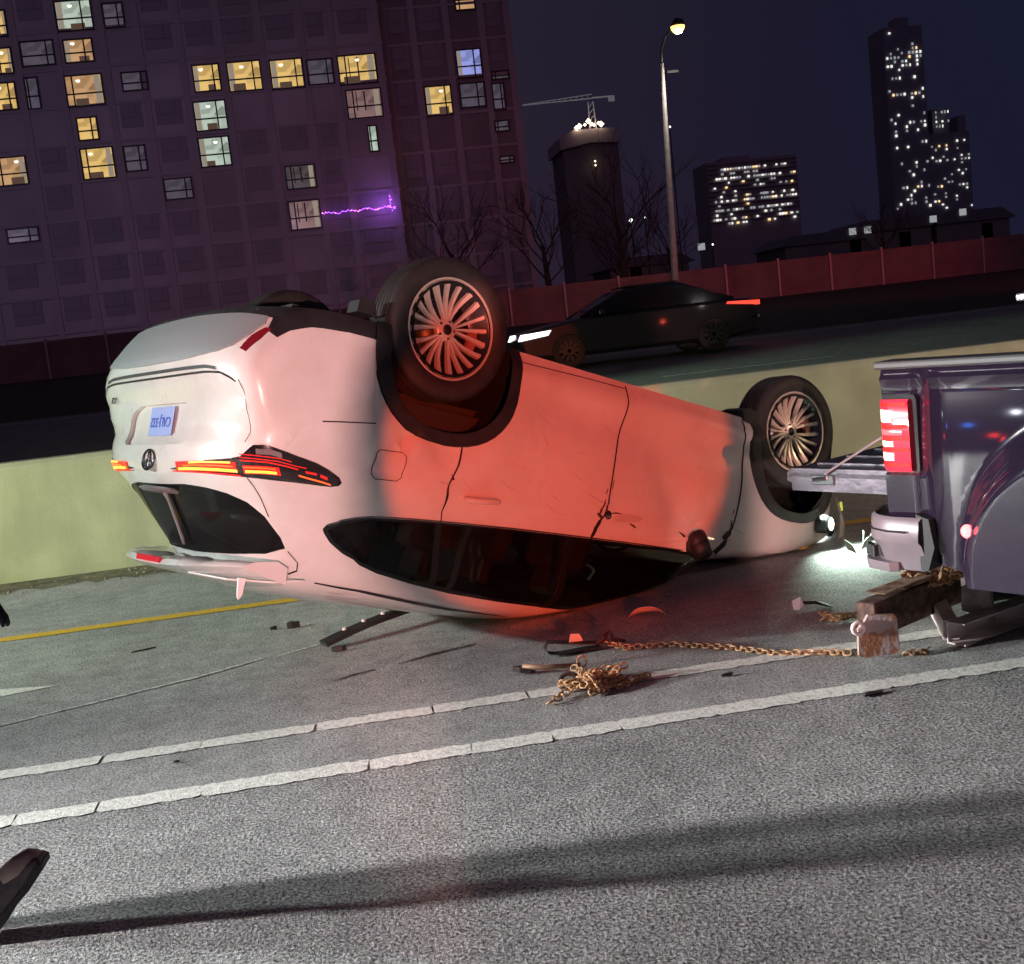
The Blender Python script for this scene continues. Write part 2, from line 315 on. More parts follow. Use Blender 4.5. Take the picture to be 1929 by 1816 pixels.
def window(parent, x0, x1, z0, z1, kind, style, y, px, rnd):
    w = x1-x0; h = z1-z0; cx = (x0+x1)/2-px; cz = (z0+z1)/2
    pane = MB().box((0, 0, 0), (w, .06, h)).out('window', GW[kind], parent); pane.location = (cx, y-.03, cz)
    fr = MB(); t = .10
    fr.box((0, -.05, 0), (w+.1, .12, t*.7)) if style == 9 else None
    fr.box((0, -.07, -h*.10), (w, .08, t)); s = rnd.choice((-.32, .28, .22))
    fr.box((w*s, -.075, 0), (t, .08, h))
    if style == 2: fr.box((w*.02, -.073, h*.1), (t, .07, h*.7)); fr.box((-w*.22, -.073, h*.1), (t*.7, .07, h*.7))
    for sx in (-1, 1): fr.box((sx*(w/2+.04), -.045, 0), (.1, .12, h+.2))
    for sz in (-1, 1): fr.box((0, -.045, sz*(h/2+.04)), (w-.02, .11, .1))
    fr.out('frame', M_mull, pane)
    if style:
        c = MB().box((w*(.5-.12) if s < 0 else -w*.40, -.066, .0), (w*.16, .012, h*.96)); c.out('curtain', M_curt, pane)
    if style in (1, 2) and kind in ('yellow', 'orange', 'white'):
        MB().lathe([(0, -.10), (.11, -.06), (.16, .04), (0, .08)], 10, 'z', (w*rnd.uniform(-.2, .25), -.10, h*.33)).out('ceiling_lamp', M_bulb, pane, smooth=True)
        sb = MB(); hh = h*rnd.uniform(.18, .3); sb.box((w*rnd.uniform(-.2, .2), -.075, -h/2+hh/2), (w*rnd.uniform(.25, .45), .02, hh)); sb.out('furniture', M_furn, pane)
M_curt = mat('curtain_glow', (.3, .28, .25), .9, emit=(.42, .36, .27), es=.6); M_bulb = mat('room_lamp', (1, 1, 1), .5, emit=(1, .93, .75), es=2.2); M_furn = mat('furniture_glow', (.05, .04, .04), .8, emit=(.10, .06, .04), es=.8)  # curtain and furniture emission stands in for room light
def block(name, label, x0, x1, y, z1, m, wins, bays, depth=18):
    px = (x0+x1)/2; o = thing(name, label, 'building', (px, y, 0))
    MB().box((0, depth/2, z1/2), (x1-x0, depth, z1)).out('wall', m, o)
    z = 5.3
    while z < z1:
        MB().box((0, -.05, z), (x1-x0+.1, .11, .20)).out('floor_slab', M_slab, o); z += 2.68
    for bx in bays: MB().box((bx-px, -.045, z1/2), (.5, .09, z1-.1)).out('pier', M_slab, o)
    # unlit windows in every bay and storey between the lit ones
    xs = sorted(bays); rnd = random.Random(5)
    z = 6.0; k = 0
    while z < z1-2.5:
        for a, c in zip(xs, xs[1:]):
            mx_ = (a+c)/2; w = min(2.1, (c-a)-1.0)
            if any(q[0]-.5 < mx_+w/2 and q[1]+.5 > mx_-w/2 and q[2]-.4 < z+2.1 and q[3]+.4 > z+.1 for q in wins): continue
            pn = MB().box((0, 0, 0), (w, .06, 1.75)).out('window', M_dark, o); pn.location = (mx_-px, -.03, z+1.05); k += 1
            MB().box((0, -.05, -.15), (w, .05, .07)).box((w*.22, -.05, .4), (.07, .045, .9)).out('frame', M_fr2, pn)
        z += 2.68
    for q in wins: window(o, *q, -0.0, px, rnd)
    return o
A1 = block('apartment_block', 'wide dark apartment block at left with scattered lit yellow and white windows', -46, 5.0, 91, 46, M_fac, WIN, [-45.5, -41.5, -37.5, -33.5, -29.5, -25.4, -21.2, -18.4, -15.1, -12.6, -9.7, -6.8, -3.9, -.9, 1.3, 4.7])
A2 = block('apartment_tower', 'darker apartment tower right of the wide block with one blue lit window', 5.05, 15.0, 92.2, 48, M_fac2, WIN2, [5.3, 7.5, 10.1, 12.8, 14.8], 16)
# purple string lights on a balcony
M_led = mat('purple_led', (.4, .1, 1), .5, emit=(.42, .08, 1.0), es=4.0); M_ledp = mat('pink_led', (1, .3, 1), .5, emit=(1, .25, .9), es=4.0)
st = thing('string_lights', 'string of purple lights along a dark balcony rail of the wide block', 'lights', (-1.0, 90.5, 12.0))
m1 = MB(); m2 = MB(); rnd = random.Random(2)
for i in range(46):
    t = i/45; m = m1 if rnd.random() < .75 else m2
    m.box((t*5.45, 0, .06*math.sin(t*23)+rnd.uniform(-.05, .05)-.0), (.07, .07, .07))
for i in range(14): m1.box((5.35+rnd.uniform(-.25, .1), 0, rnd.uniform(-.3, .9)), (.07, .07, .07))
m1.out('bulbs', M_led, st); m2.out('bulbs', M_ledp, st)
MB().tube([(0, 0, -.02), (2.7, .02, -.05), (5.45, 0, 0)], .012, 5).out('cable', M_darkm, st)
point('string_light_glow', (3.6, 90.0, 12.2), 60, (.45, .15, 1), .4)

# ================= skyline =================
M_tower = mat('tower_concrete', (.34, .30, .36), .9); M_tower2 = mat('tower_glass_dark', (.22, .23, .30), .4)
M_spark = mat('far_lit_window', (1, 1, 1), .5, emit=(.95, .93, .82), es=1.05); M_spark2 = mat('far_lit_window_dim', (1, 1, 1), .5, emit=(.55, .58, .58), es=.5); M_spark3 = mat('far_lit_window_warm', (1, 1, 1), .5, emit=(1.0, .70, .32), es=1.3)
def sparkle(parent, x0, x1, z0, z1, y, nx, nz, p, seed, w=.6, h=.5, pw=(.7, 1.1, .14)):
    rnd = random.Random(seed); ms = [MB(), MB(), MB()]; dx = (x1-x0)/nx; dz = (z1-z0)/nz
    for j in range(nz):
        row = rnd.random()*1.4
        for i in range(nx):
            if rnd.random() < p*row:
                k = rnd.choices((0, 1, 2), pw)[0]; s = rnd.uniform(.6, 1.15)
                ms[k].box((x0+dx*(i+.5), y, z0+dz*(j+.5)), (dx*w*s, .3, dz*h*rnd.uniform(.8, 1.2)))
    for m, q in zip(ms, (M_spark, M_spark2, M_spark3)):
        if m.V: m.out('lit_windows', q, parent)['kind'] = 'stuff'
# tower under construction with crane
ct = thing('unfinished_tower', 'dark unfinished tower with work lights on its top deck', 'building', (66, 300, 0))
MB().box((0, 8, 24), (14.4, 16, 47)).out('wall', mat('raw_concrete', (.26, .21, .25), .9), ct)
MB().prism([(-8.0, 45.6), (-8.0, 48.6), (-4.0, 50.3), (7.5, 50.0), (7.5, 46.3), (0, 46.9)], 'y', -1, 17).out('formwork', mat('formwork', (.5, .4, .48), .9), ct)
m = MB()
for x, z, s in ((-3.4, 50.6, .9), (-2.6, 51.0, 1.0), (-1.2, 51.2, .6), (-.2, 52.0, 1.0), (.6, 51.2, .7), (2.4, 51.3, .7), (3.0, 51.0, 1.1), (1.2, 50.9, .6), (0.5, 42.0, .35), (.5, 41, .35)): m.lathe([(0, -.7*s), (.7*s, 0), (0, .7*s)], 8, 'z', (x, -1.6, z))
m.out('work_lights', mat('work_light', (1, 1, 1), .5, emit=(1, .82, .5), es=5), ct)
cr = thing('tower_crane', 'pale tower crane with a long jib above the unfinished tower', 'crane', (67.2, 300, 49))
M_crane = mat('crane_steel_glow', (.55, .5, .5), .5, emit=(.07, .075, .085), es=1)  # faint emission paints light onto the crane
m = MB()
for sx in (-.9, .9): m.tube([(sx, 0, 0), (sx*.7, 0, 8)], .16, 4)
for k in range(5): m.tube([(-.9*(1-.05*k), 0, k*1.6), (.85*(1-.05*k), 0, k*1.6+1.6)], .1, 4)
m.out('mast', M_crane, cr)
m = MB(); m.tube([(-17.5, 0, 8.6), (.5, 0, 8.8)], .16, 4); m.tube([(-17.5, 0, 8.7), (.5, 0, 9.8)], .12, 4)
for k in range(12): m.tube([(-17+k*1.45, 0, 8.6), (-16.3+k*1.45, 0, 8.8+k*.08)], .07, 4)
m.out('jib', M_crane, cr)
MB().tube([(.5, 0, 8.9), (6.0, 0, 8.9)], .22, 4).box((5.5, 0, 8.3), (1.4, 1, 1.2)).out('counter_jib', M_crane, cr)
mb = thing('slab_apartment_building', 'broad mid-distance apartment slab with many small white lit windows', 'building', (144, 400, 0))
MB().box((0, 8, 27), (32.5, 16, 49)).box((-4, 8, 52.4), (10, 8, 1.8)).out('wall', M_tower, mb)
m = MB()
for k in range(14): m.box((0, -.3, 31+k*1.5), (32.6, .5, .3))
m.out('balcony_slabs', mat('pale_slab', (.30, .27, .29), .9), mb)
sparkle(mb, -15.5, 15.5, 29.5, 51, -.5, 30, 14, .50, 11, .75, .42)
tt = thing('tall_tower', 'tallest far tower, a thin dark shaft dotted with white and orange lights', 'building', (303.5, 600, 0))
MB().box((0, 9, 66), (21.5, 18, 140)).box((2, 8, 138), (7, 8, 7)).out('wall', M_tower2, tt)
sparkle(tt, -10.5, 10, 42, 134, -.5, 10, 44, .34, 4, .5, .55)
t2 = thing('stepped_tower', 'lower far tower stepped beside the tallest one, dotted with lights', 'building', (326, 601, 0))
MB().box((0, 9, 42), (23, 18, 76)).box((-3, 9, 86), (9, 14, 14)).box((9, 9, 84), (4, 14, 9)).out('wall', M_tower2, t2)
sparkle(t2, -11, 11.5, 40, 82, -.5, 11, 22, .34, 8, .45, .5)
sparkle(t2, -7.5, 1, 80, 92, -.5, 5, 5, .55, 21, .5, .5)
# small houses above the wall: roofs, chimneys and a lit window each
M_house = mat('house_brick', (.22, .19, .21), .9); M_roof = mat('roof_shingle', (.16, .15, .19), .9); M_chim = mat('chimney_brick', (.36, .26, .26), .9)
for (x, h, lit, ch, lab) in ((50.5, 7.7, [(-.0+3.2, 6.6), (4.9, 6.6)], 3.6, 'dark house roof with two lit windows behind the noise wall'), (58.5, 8.6, [(4.3, 7.0)], 1.2, 'dark house with a single bright square window behind the noise wall'), (67.5, 8.6, [(-1.3, 7.4)], 1.6, 'rightmost dark house with a pink lit chimney behind the noise wall'), (31.5, 7.2, [(5.6, 6.7)], -1.5, 'leftmost dark house with a small lit window behind the noise wall')):
    hs = thing('house', lab, 'house', (x, 120, 2.0), group='houses behind the noise wall')
    MB().box((0, 5, h*.34), (8.4, 9, h*.68)).out('wall', M_house, hs)
    MB().prism([(-4.9, h*.68), (4.9, h*.68), (3.2, h*.82), (-3.2, h*.82)], 'y', .2, 9.8).out('roof', M_roof, hs)
    MB().box((ch, 1, 4.7), (1.25, 1, 1.6)).out('chimney', M_chim, hs)
    for wx, wz in lit: MB().box((wx, .1, wz-.5), (.75, .1, .7)).out('window', M_spark2, hs)
# lit yard lamps seen between the trees
for x, z, s, lab in ((29.9, 11.6, .55, 'brightest of the small yard lamps left of the street pole'), (31.4, 11.75, .26, 'small faint yard lamp close to the street pole'), (38.3, 8.3, .2, 'lone tiny yard lamp low above the noise wall'), (34.9, 20.6, .22, 'lone small red-white lamp high beside the street pole')):
    yl = thing('yard_lamp', lab, 'lamp', (x, 120, z), group='small distant lamps')
    MB().lathe([(0, -.5*s), (.5*s, 0), (0, .5*s)], 10, 'z').out('bulb', mat('yard_bulb', (1, 1, 1), .5, emit=(.95, 1, .9), es=4), yl, smooth=True)
    MB().tube([(0, .2, -z+2.2), (0, .2, .2)], .06, 6).out('pole', M_darkm, yl)
# bare trees
M_bark = mat('bark', (.045, .034, .032), .95)
def tree(x, y, z, H, seed, lab, spread=1.0):
    rnd = random.Random(seed); t = thing('bare_tree', lab, 'tree', (x, y, z), group='bare trees by the noise wall')
    tr = MB(); cr_ = MB()
    tr.tube([(0, 0, 0), (.1, 0, H*.25), (0, .1, H*.55)], [.28*H/9, .22*H/9, .12*H/9], 8).out('trunk', M_bark, t, smooth=True)
    def br(p, d, L, r, n):
        q = p+d*L*.5+Vector((rnd.uniform(-.1, .1), rnd.uniform(-.1, .1), .06))*L; e_ = q+(d+Vector((rnd.uniform(-.3, .3), rnd.uniform(-.3, .3), .15))).normalized()*L*.5
        cr_.tube([p, q, e_], [r, r*.75, r*.5], 4, cap=False)
        if n > 0:
            for _ in range(3 if n > 1 else 4):
                dd = (d+Vector((rnd.uniform(-.9, .9), rnd.uniform(-.9, .9), rnd.uniform(-.2, .6)))*spread).normalized()
                br(q if rnd.random() < .4 else e_, dd, L*rnd.uniform(.55, .8), r*.55, n-1)
    for k in range(8):
        a = k*2.4; zz = H*(.25+.04*k)
        br(Vector((0, 0, zz)), Vector((math.cos(a), math.sin(a), .9)).normalized(), H*.27, .07*H/9, 3)
    cr_.out('crown', M_bark, t)
tree(16.6, 70, 2.0, 9.5, 1, 'bare tree in front of the noise wall left of the street pole')
tree(12.6, 74, 2.2, 8.5, 2, 'bare tree behind the wall between the apartment tower and street pole')
tree(20.4, 73, 2.2, 6.5, 3, 'low bare tree just right of the street lamp pole')
tree(33.2, 70, 2.0, 5.2, 4, 'small bare tree breaking the wall line under the far towers', .8)
tree(7.2, 78, 2.2, 9.0, 5, 'bare tree standing before the dark apartment tower')
tree(25.0, 105, 2.2, 9.0, 6, 'bare tree below the broad far apartment slab')

# brown grit swept up along the foot of the wall
rnd = random.Random(44); V = []; n = 260
for k in range(n+1):
    x = -14+28*k/n; V += [(x, 9.98+rnd.uniform(-.10, .08)+.08*math.sin(x*1.7), .003), (x, 10.47, .012)]
structure(mesh('grit_strip', V, [(2*k, 2*k+2, 2*k+3, 2*k+1) for k in range(n)], mat('brown_grit', (.17, .145, .10), .95, noise=.45, nscale=6, bump=.8, bscale=70)))
gm = MB()
for k in range(500):
    s_ = rnd.uniform(.003, .010); gm.box((rnd.uniform(-5, 8), rnd.uniform(9.9, 10.44), s_), (s_*2, s_*1.5, s_*1.4), Matrix.Rotation(rnd.uniform(0, 3), 4, 'Z'))
structure(gm.out('loose_gravel', mat('gravel_stone', (.38, .36, .30), .9), None), 'stuff')
# ---- car body surface: rows z, half width, tail x, tail corner length, tail exponent, nose x, nose corner length
PROF = [
 (.20,.905,-.97,.40,3.0,3.42,.70),(.27,.93,-1.03,.42,3.0,3.58,.75),(.35,.952,-1.08,.42,3.2,3.68,.80),
 (.45,.960,-1.13,.42,3.6,3.75,.85),(.58,.968,-1.16,.42,4.8,3.79,.90),(.70,.970,-1.125,.35,6.2,3.79,.90),
 (.78,.968,-1.085,.32,6.2,3.77,.90),(.90,.962,-1.085,.39,4.0,3.70,.90),(1.0,.955,-1.110,.42,3.5,3.42,.85),
 (1.08,.947,-1.105,.45,3.2,2.85,.70),(1.14,.927,-1.07,.48,3.0,2.38,.50),(1.20,.890,-1.02,.50,2.8,2.26,.45),
 (1.35,.815,-.90,.52,2.8,2.16,.45),(1.50,.745,-.78,.55,2.8,2.02,.45),(1.56,.705,-.73,.55,2.8,1.90,.45),
 (1.61,.65,-.68,.50,2.7,1.70,.42),(1.65,.55,-.60,.45,2.6,1.45,.40),(1.68,.38,-.45,.38,2.4,1.15,.35),(1.70,.05,-.10,.20,2.2,.65,.2)]
VS = [0.0]
for _a, _b in zip(PROF, PROF[1:]):
    VS.append(VS[-1] + math.hypot(_b[0]-_a[0], _b[1]-_a[1]))
VMAX = VS[-1]
def _slopes():
    n = len(PROF); out = []
    for k in range(7):
        d = [(PROF[i+1][k]-PROF[i][k])/(VS[i+1]-VS[i]) for i in range(n-1)]
        m = [d[0]]
        for i in range(1, n-1):
            if d[i-1]*d[i] <= 0: m.append(0.0)
            else:
                h0 = VS[i]-VS[i-1]; h1 = VS[i+1]-VS[i]
                w1 = 2*h1+h0; w2 = h1+2*h0
                m.append((w1+w2)/(w1/d[i-1]+w2/d[i]))
        m.append(d[-1]); out.append(m)
    return out
_SL = _slopes()
_RC = {}
def prow(v):
    key = round(v, 4)
    r = _RC.get(key)
    if r is not None: return r
    v = min(max(v, 0.0), VMAX)
    i = min(max(bisect.bisect_right(VS, v)-1, 0), len(VS)-2)
    h = VS[i+1]-VS[i]; t = (v-VS[i])/h
    a = 2*t**3-3*t*t+1; b = t**3-2*t*t+t; c = -2*t**3+3*t*t; d = t**3-t*t
    r = tuple(a*PROF[i][k]+b*h*_SL[k][i]+c*PROF[i+1][k]+d*h*_SL[k][i+1] for k in range(7))
    _RC[key] = r
    return r
U1, U2, U3 = 1.25, 4.25, 5.75      # tail face + corner | flank | nose corner + face
def base(U, v):
    z, w, xr, Lr, nr, xf, Lf = prow(v)
    nf = 2.6
    sgn = 1.0
    if U < 0: U = -U; sgn = -1.0
    if U <= U1:
        p = U/U1*math.pi/2
        x = xr+Lr*(1-abs(math.cos(p))**(2/nr)); y = w*math.sin(p)**(2/nr) if p > 0 else 0.0
    elif U <= U2:
        t = (U-U1)/(U2-U1); x = (xr+Lr)*(1-t)+(xf-Lf)*t; y = w
    else:
        p = max(0.0, (U3-U))/(U3-U2)*math.pi/2
        x = xf-Lf*(1-max(0.0, math.cos(p))**(2/nf)); y = w*math.sin(p)**(2/nf) if p > 0 else 0.0
    return x, y*sgn, z
def g(a, s): return math.exp(-(a/s)**2)
def sst(a, b, x):
    t = min(max((x-a)/(b-a), 0.0), 1.0); return t*t*(3-2*t)
def relief(x, z):
    "outward displacement of the flank at (x, z)"
    d = 0.0
    if -.9 < x < 3.4 and z < 1.12:
        win = sst(-.75, -.4, x)*(1-sst(2.9, 3.3, x))
        # lower door scoop under a ridge that rises toward the tail
        zr = .66 + .05*sst(1.0, 2.4, x)
        d += -.030*g(z-(.47), .13)*sst(.5, .95, x)*(1-sst(2.0, 2.5, x))
        d += .012*g(z-.31, .055)*win
        # rear haunch and front fender swell
        d += .020*g(math.hypot((x-.0)/1.25, z-.62)-.30, .16)*(1 if x < .8 else g(x-.8, .3))
        d += .016*g(math.hypot((x-2.85)/1.2, z-.62)-.30, .14)
        # waist crease
        d += .007*g(z-1.035, .030)*win
    return d
def dent(x, z):
    d = 0.0
    if .2 > x > -.8 and z < 1.1:
        d += -.034*g((x+.22)+.5*(z-.82), .045)*g(z-.83, .07)
        d += .020*g((x+.13)+.3*(z-.80), .035)*g(z-.82, .06)
        d += -.016*g(x-.03, .05)*g(z-.85, .05)
        d += .010*g((x+.30)-.8*(z-.80), .022)*g(z-.79, .06)
    if 1.2 < x < 2.5:
        d += -.060*g((x-1.75)-.6*(z-.75), .24)*g(z-.80, .23)
        d += -.020*g((x-2.12)+.3*(z-.8), .08)*g(z-.86, .18)
        d += -.018*g(x-1.30, .06)*g(z-.97, .06)
        d += .012*g((x-1.60)-.9*(z-.80), .05)*g(z-.85, .20)
        d += -.016*g((x-2.0)+.8*(z-.95), .05)*g(z-.95, .12)
    return d
def P3(U, v):
    x, y, z = base(U, v)
    s = -1.0 if y < 0 else 1.0
    fl = sst(.80, .93, abs(y))*sst(-1.0, -.7, x)
    dd = relief(x, z)*fl
    if s > 0: dd += dent(x, z)*fl
    return x, y+s*dd, z
# ================= overturned car =================
CAR = thing('overturned_car', 'white family car lying upside down on its crushed roof across the lane', 'car', (.084075, 6.897411, 1.890890), (PI-.015001, .327547, .535322))
CM = Matrix.Translation(CAR.location) @ Euler(CAR.rotation_euler, 'XYZ').to_matrix().to_4x4(); CMI = CM.inverted()
M_white = mat('pearl_paint', (.80, .79, .77), .32, coat=.9, spec=.5)
def paint_tweak(m):
    n = m.node_tree; b = n.nodes['Principled BSDF']; t = n.nodes.new('ShaderNodeTexCoord'); z = n.nodes.new('ShaderNodeTexNoise'); z.inputs['Scale'].default_value = 2.2; z.inputs['Detail'].default_value = 6
    n.links.new(t.outputs['Object'], z.inputs['Vector']); r = n.nodes.new('ShaderNodeMapRange'); r.inputs[1].default_value = .35; r.inputs[2].default_value = .7; r.inputs[3].default_value = .26; r.inputs[4].default_value = .42
    n.links.new(z.outputs[0], r.inputs[0]); n.links.new(r.outputs[0], b.inputs['Roughness'])
    z2 = n.nodes.new('ShaderNodeTexNoise'); z2.inputs['Scale'].default_value = 1.7; z2.inputs['Detail'].default_value = 9; z2.inputs['Roughness'].default_value = .7; n.links.new(t.outputs['Object'], z2.inputs['Vector'])
    c2 = n.nodes.new('ShaderNodeValToRGB'); c2.color_ramp.elements[0].position = .40; c2.color_ramp.elements[1].position = .62; c2.color_ramp.elements[0].color = (.80, .79, .77, 1); c2.color_ramp.elements[1].color = (.71, .685, .655, 1)
    n.links.new(z2.outputs[0], c2.inputs[0]); n.links.new(c2.outputs[0], b.inputs['Base Color'])
paint_tweak(M_white)
M_black = mat('black_trim', (.018, .018, .020), .55, noise=.3, nscale=9, bump=.15, bscale=200)
M_gblack = mat('gloss_black_trim', (.008, .008, .009), .25)
M_seal = mat('shut_line', (.012, .009, .010), .8)
M_liner = mat('wheel_liner', (.004, .004, .0045), .9, noise=.4, nscale=14, bump=.5, bscale=40)
M_silver = mat('silver_plastic', (.36, .38, .40), .42, metal=.3)
M_redlens = mat('red_lens', (.22, .012, .022), .12, coat=.6)
M_rubber = mat('tyre_rubber', (.022, .021, .022), .62, noise=.25, nscale=12, bump=.2, bscale=120)
M_alloy = mat('machined_alloy', (.86, .79, .68), .34, metal=.55)
M_alloyd = mat('dark_alloy', (.05, .05, .055), .35, metal=.8)
M_disc = mat('brake_disc', (.30, .28, .27), .35, metal=.9)
M_caliper = mat('brake_caliper', (.35, .12, .09), .5)
def glassmat(name, tint, dens):
    m = bpy.data.materials.new(name); m.use_nodes = True; n = m.node_tree; n.nodes.clear()
    o = n.nodes.new('ShaderNodeOutputMaterial'); tr = n.nodes.new('ShaderNodeBsdfTransparent'); tr.inputs[0].default_value = tint+(1,)
    gl_ = n.nodes.new('ShaderNodeBsdfGlossy'); gl_.inputs['Roughness'].default_value = .04; gl_.inputs[0].default_value = (.55, .55, .55, 1)
    df = n.nodes.new('ShaderNodeBsdfDiffuse'); df.inputs[0].default_value = (.02, .02, .022, 1)
    fr = n.nodes.new('ShaderNodeFresnel'); fr.inputs[0].default_value = 1.3
    a = n.nodes.new('ShaderNodeMixShader'); a.inputs[0].default_value = dens; b = n.nodes.new('ShaderNodeMixShader')
    n.links.new(tr.outputs[0], a.inputs[1]); n.links.new(df.outputs[0], a.inputs[2]); n.links.new(fr.outputs[0], b.inputs[0]); n.links.new(a.outputs[0], b.inputs[1]); n.links.new(gl_.outputs[0], b.inputs[2]); n.links.new(b.outputs[0], o.inputs[0])
    MATS[name] = m; return m
M_glass = glassmat('tinted_glass', (.15, .145, .155), .12); M_rglass = glassmat('rear_tinted_glass', (.16, .15, .16), .45)

def zc(p):
    "crush: nothing may pass through the road"
    w = CM @ Vector(p)
    if w.z < .05:
        w.z = .006+.044*math.exp((w.z-.05)/.044)
        return CMI @ w
    return Vector(p)
def v_of_z(z):
    a, b = 0.0, VMAX
    for _ in range(30):
        m = (a+b)/2
        if prow(m)[0] < z: a = m
        else: b = m
    return (a+b)/2
def FL(x, z):
    "flank point (x, z) -> surface (U, v)"
    v = v_of_z(z); a, b = 0.0, U3
    for _ in range(30):
        m = (a+b)/2
        if base(m, v)[0] < x: a = m
        else: b = m
    return ((a+b)/2, v)
def RR(y, z):
    v = v_of_z(z); a, b = 0.0, U1
    for _ in range(30):
        m = (a+b)/2
        if base(m, v)[1] < y: a = m
        else: b = m
    return ((a+b)/2, v)
def dens(pts, step=.035, closed=True):
    out = []; n = len(pts)
    for i in range(n if closed else n-1):
        a = pts[i]; b = pts[(i+1) % n]; k = max(1, int(math.hypot(b[0]-a[0], b[1]-a[1])/step))
        out += [(a[0]+(b[0]-a[0])*j/k, a[1]+(b[1]-a[1])*j/k) for j in range(k)]
    if not closed: out.append(pts[-1])
    return out
def smoothp(pts, closed=False, n=4):
    out = []; N = len(pts)
    for i in range(N if closed else N-1):
        p0 = pts[(i-1) % N] if closed or i > 0 else pts[i]; p1 = pts[i]; p2 = pts[(i+1) % N]; p3 = pts[(i+2) % N] if closed or i+2 < N else p2
        for k in range(n):
            t = k/n; out.append(tuple(.5*((2*p1[j])+(-p0[j]+p2[j])*t+(2*p0[j]-5*p1[j]+4*p2[j]-p3[j])*t*t+(-p0[j]+3*p1[j]-3*p2[j]+p3[j])*t**3) for j in range(2)))
    if not closed: out.append(pts[-1])
    return out
def arch(cx, r, zc_=.35, top=None, low=.18, n=22, k=1.0):
    top = top or r
    pts = [(cx-r, low)]
    for i in range(n+1):
        a = PI-PI*i/n; ca, sa = math.cos(a), math.sin(a); e_ = .86
        pts.append((cx+r*math.copysign(abs(ca)**e_, ca), zc_+top*abs(sa)**e_))
    return pts+[(cx+r, low)]
AR = [[FL(x, z) for x, z in arch(cx, .385, .34, .395, .17)] for cx in (0, 2.85)]      # openings
AO = [[FL(x, z) for x, z in arch(cx, .460, .34, .460, .17)] for cx in (0, 2.85)]      # cladding
def Fp(pts, sm=0, closed=True): return [FL(x, z) for x, z in (smoothp(pts, closed, sm) if sm else pts)]
LAMP = [RR(y, z) for y, z in ((.25, 1.112), (.43, 1.093), (.62, 1.065), (.77, 1.05), (.83, 1.035))]+[FL(x, z) for x, z in ((-.97, .978), (-.92, .968), (-.83, .985), (-.74, 1.0), (-.61, 1.03), (-.545, 1.058), (-.525, 1.08), (-.535, 1.098), (-.57, 1.108), (-.71, 1.115), (-.84, 1.120))]+[RR(.81, 1.122), RR(.69, 1.124), RR(.5, 1.122)]
GLASS = [(0.0, v_of_z(1.185))]+[RR(y, z) for y, z in ((.31, 1.18), (.50, 1.188), (.62, 1.205))]+[RR(.70, 1.235), RR(.73, 1.29), RR(.72, 1.38), RR(.70, 1.43), RR(.60, 1.468), RR(.4, 1.49), RR(.21, 1.50)]+[(0.0, v_of_z(1.505))]
GATE = [(0.0, v_of_z(.655))]+[RR(y, z) for y, z in ((.3, .655), (.60, .655), (.74, .662), (.82, .68))]+[RR(.865, .73), RR(.885, .79), RR(.885, .85), RR(.87, .92), RR(.84, 1.03), RR(.81, 1.122), RR(.80, 1.16), RR(.775, 1.21), RR(.75, 1.27), RR(.705, 1.44), RR(.69, 1.49), RR(.66, 1.53), RR(.60, 1.555)]+[RR(.3, 1.60), (0.0, v_of_z(1.61))]
PREC = [(0.0, v_of_z(.775)), RR(.30, .778), RR(.37, .80), RR(.42, .90), RR(.41, .975), RR(.37, .99), (0.0, v_of_z(.995))]
SKID = [(0.0, v_of_z(.335))]+[RR(.42, .345), RR(.70, .355), RR(.84, .37), RR(.86, .41), RR(.84, .47), RR(.79, .535), RR(.71, .56), RR(.45, .58)]+[(0.0, v_of_z(.585))]
REFL = [RR(.872, .425), RR(.845, .47), RR(.84, .545), RR(.88, .56), RR(.893, .49), RR(.895, .43)]
BUMP = [(0.0, v_of_z(.19)), (0.0, v_of_z(.648))]+[RR(.3, .648), RR(.60, .648), RR(.75, .655), RR(.83, .675), RR(.875, .73), RR(.893, .79), RR(.893, .85), RR(.875, .95)]+[FL(-.94, .962), FL(-.86, .975), FL(-.84, .965), FL(-.75, .84), FL(-.70, .812), FL(-.58, .792), FL(-.40, .765), FL(-.40, .19)]
VAL = [FL(x, z) for x, z in ((-.35, .362), (-.60, .362), (-.80, .385), (-.90, .425), (-.955, .47))]+[RR(.885, .44), RR(.86, .37), RR(.70, .35), RR(.42, .338), (0.0, v_of_z(.33)), (0.0, v_of_z(.19)), FL(-.35, .19)]
VOID = [(0.0, -.05), (0.0, v_of_z(.305))]+[RR(.5, .305), RR(.80, .305), FL(-.9, .30), FL(-.60, .275), FL(-.30, .27), (FL(-.30, .27)[0], -.05)]
VOIDF = [(FL(3.25, .5)[0], -.05), FL(3.25, .40), FL(3.30, .72), FL(3.40, .80), (U3+.05, v_of_z(.80)), (U3+.05, -.05)]
WINO = Fp([(-.515, 1.31), (-.505, 1.29), (-.44, 1.262), (-.36, 1.237), (-.28, 1.219), (-.05, 1.197), (.21, 1.180), (.60, 1.158), (1.09, 1.138), (1.54, 1.122), (1.85, 1.112), (2.15, 1.118), (2.12, 1.20), (2.04, 1.35), (1.88, 1.48), (1.65, 1.545), (1.30, 1.562), (.71, 1.560), (.37, 1.548), (.10, 1.522), (-.12, 1.492), (-.24, 1.462), (-.36, 1.415), (-.45, 1.37), (-.50, 1.33)])
def band(x0, x1, a, b, n=8):   # sub-panes cut by sloping pillars; a, b: (x at the belt, x at the roof)
    return None
Q1 = Fp([(-.485, 1.315), (-.43, 1.275), (-.28, 1.232), (-.05, 1.210), (.105, 1.198), (.16, 1.35), (.215, 1.51), (.10, 1.505), (-.12, 1.475), (-.24, 1.445), (-.36, 1.40), (-.44, 1.355)])
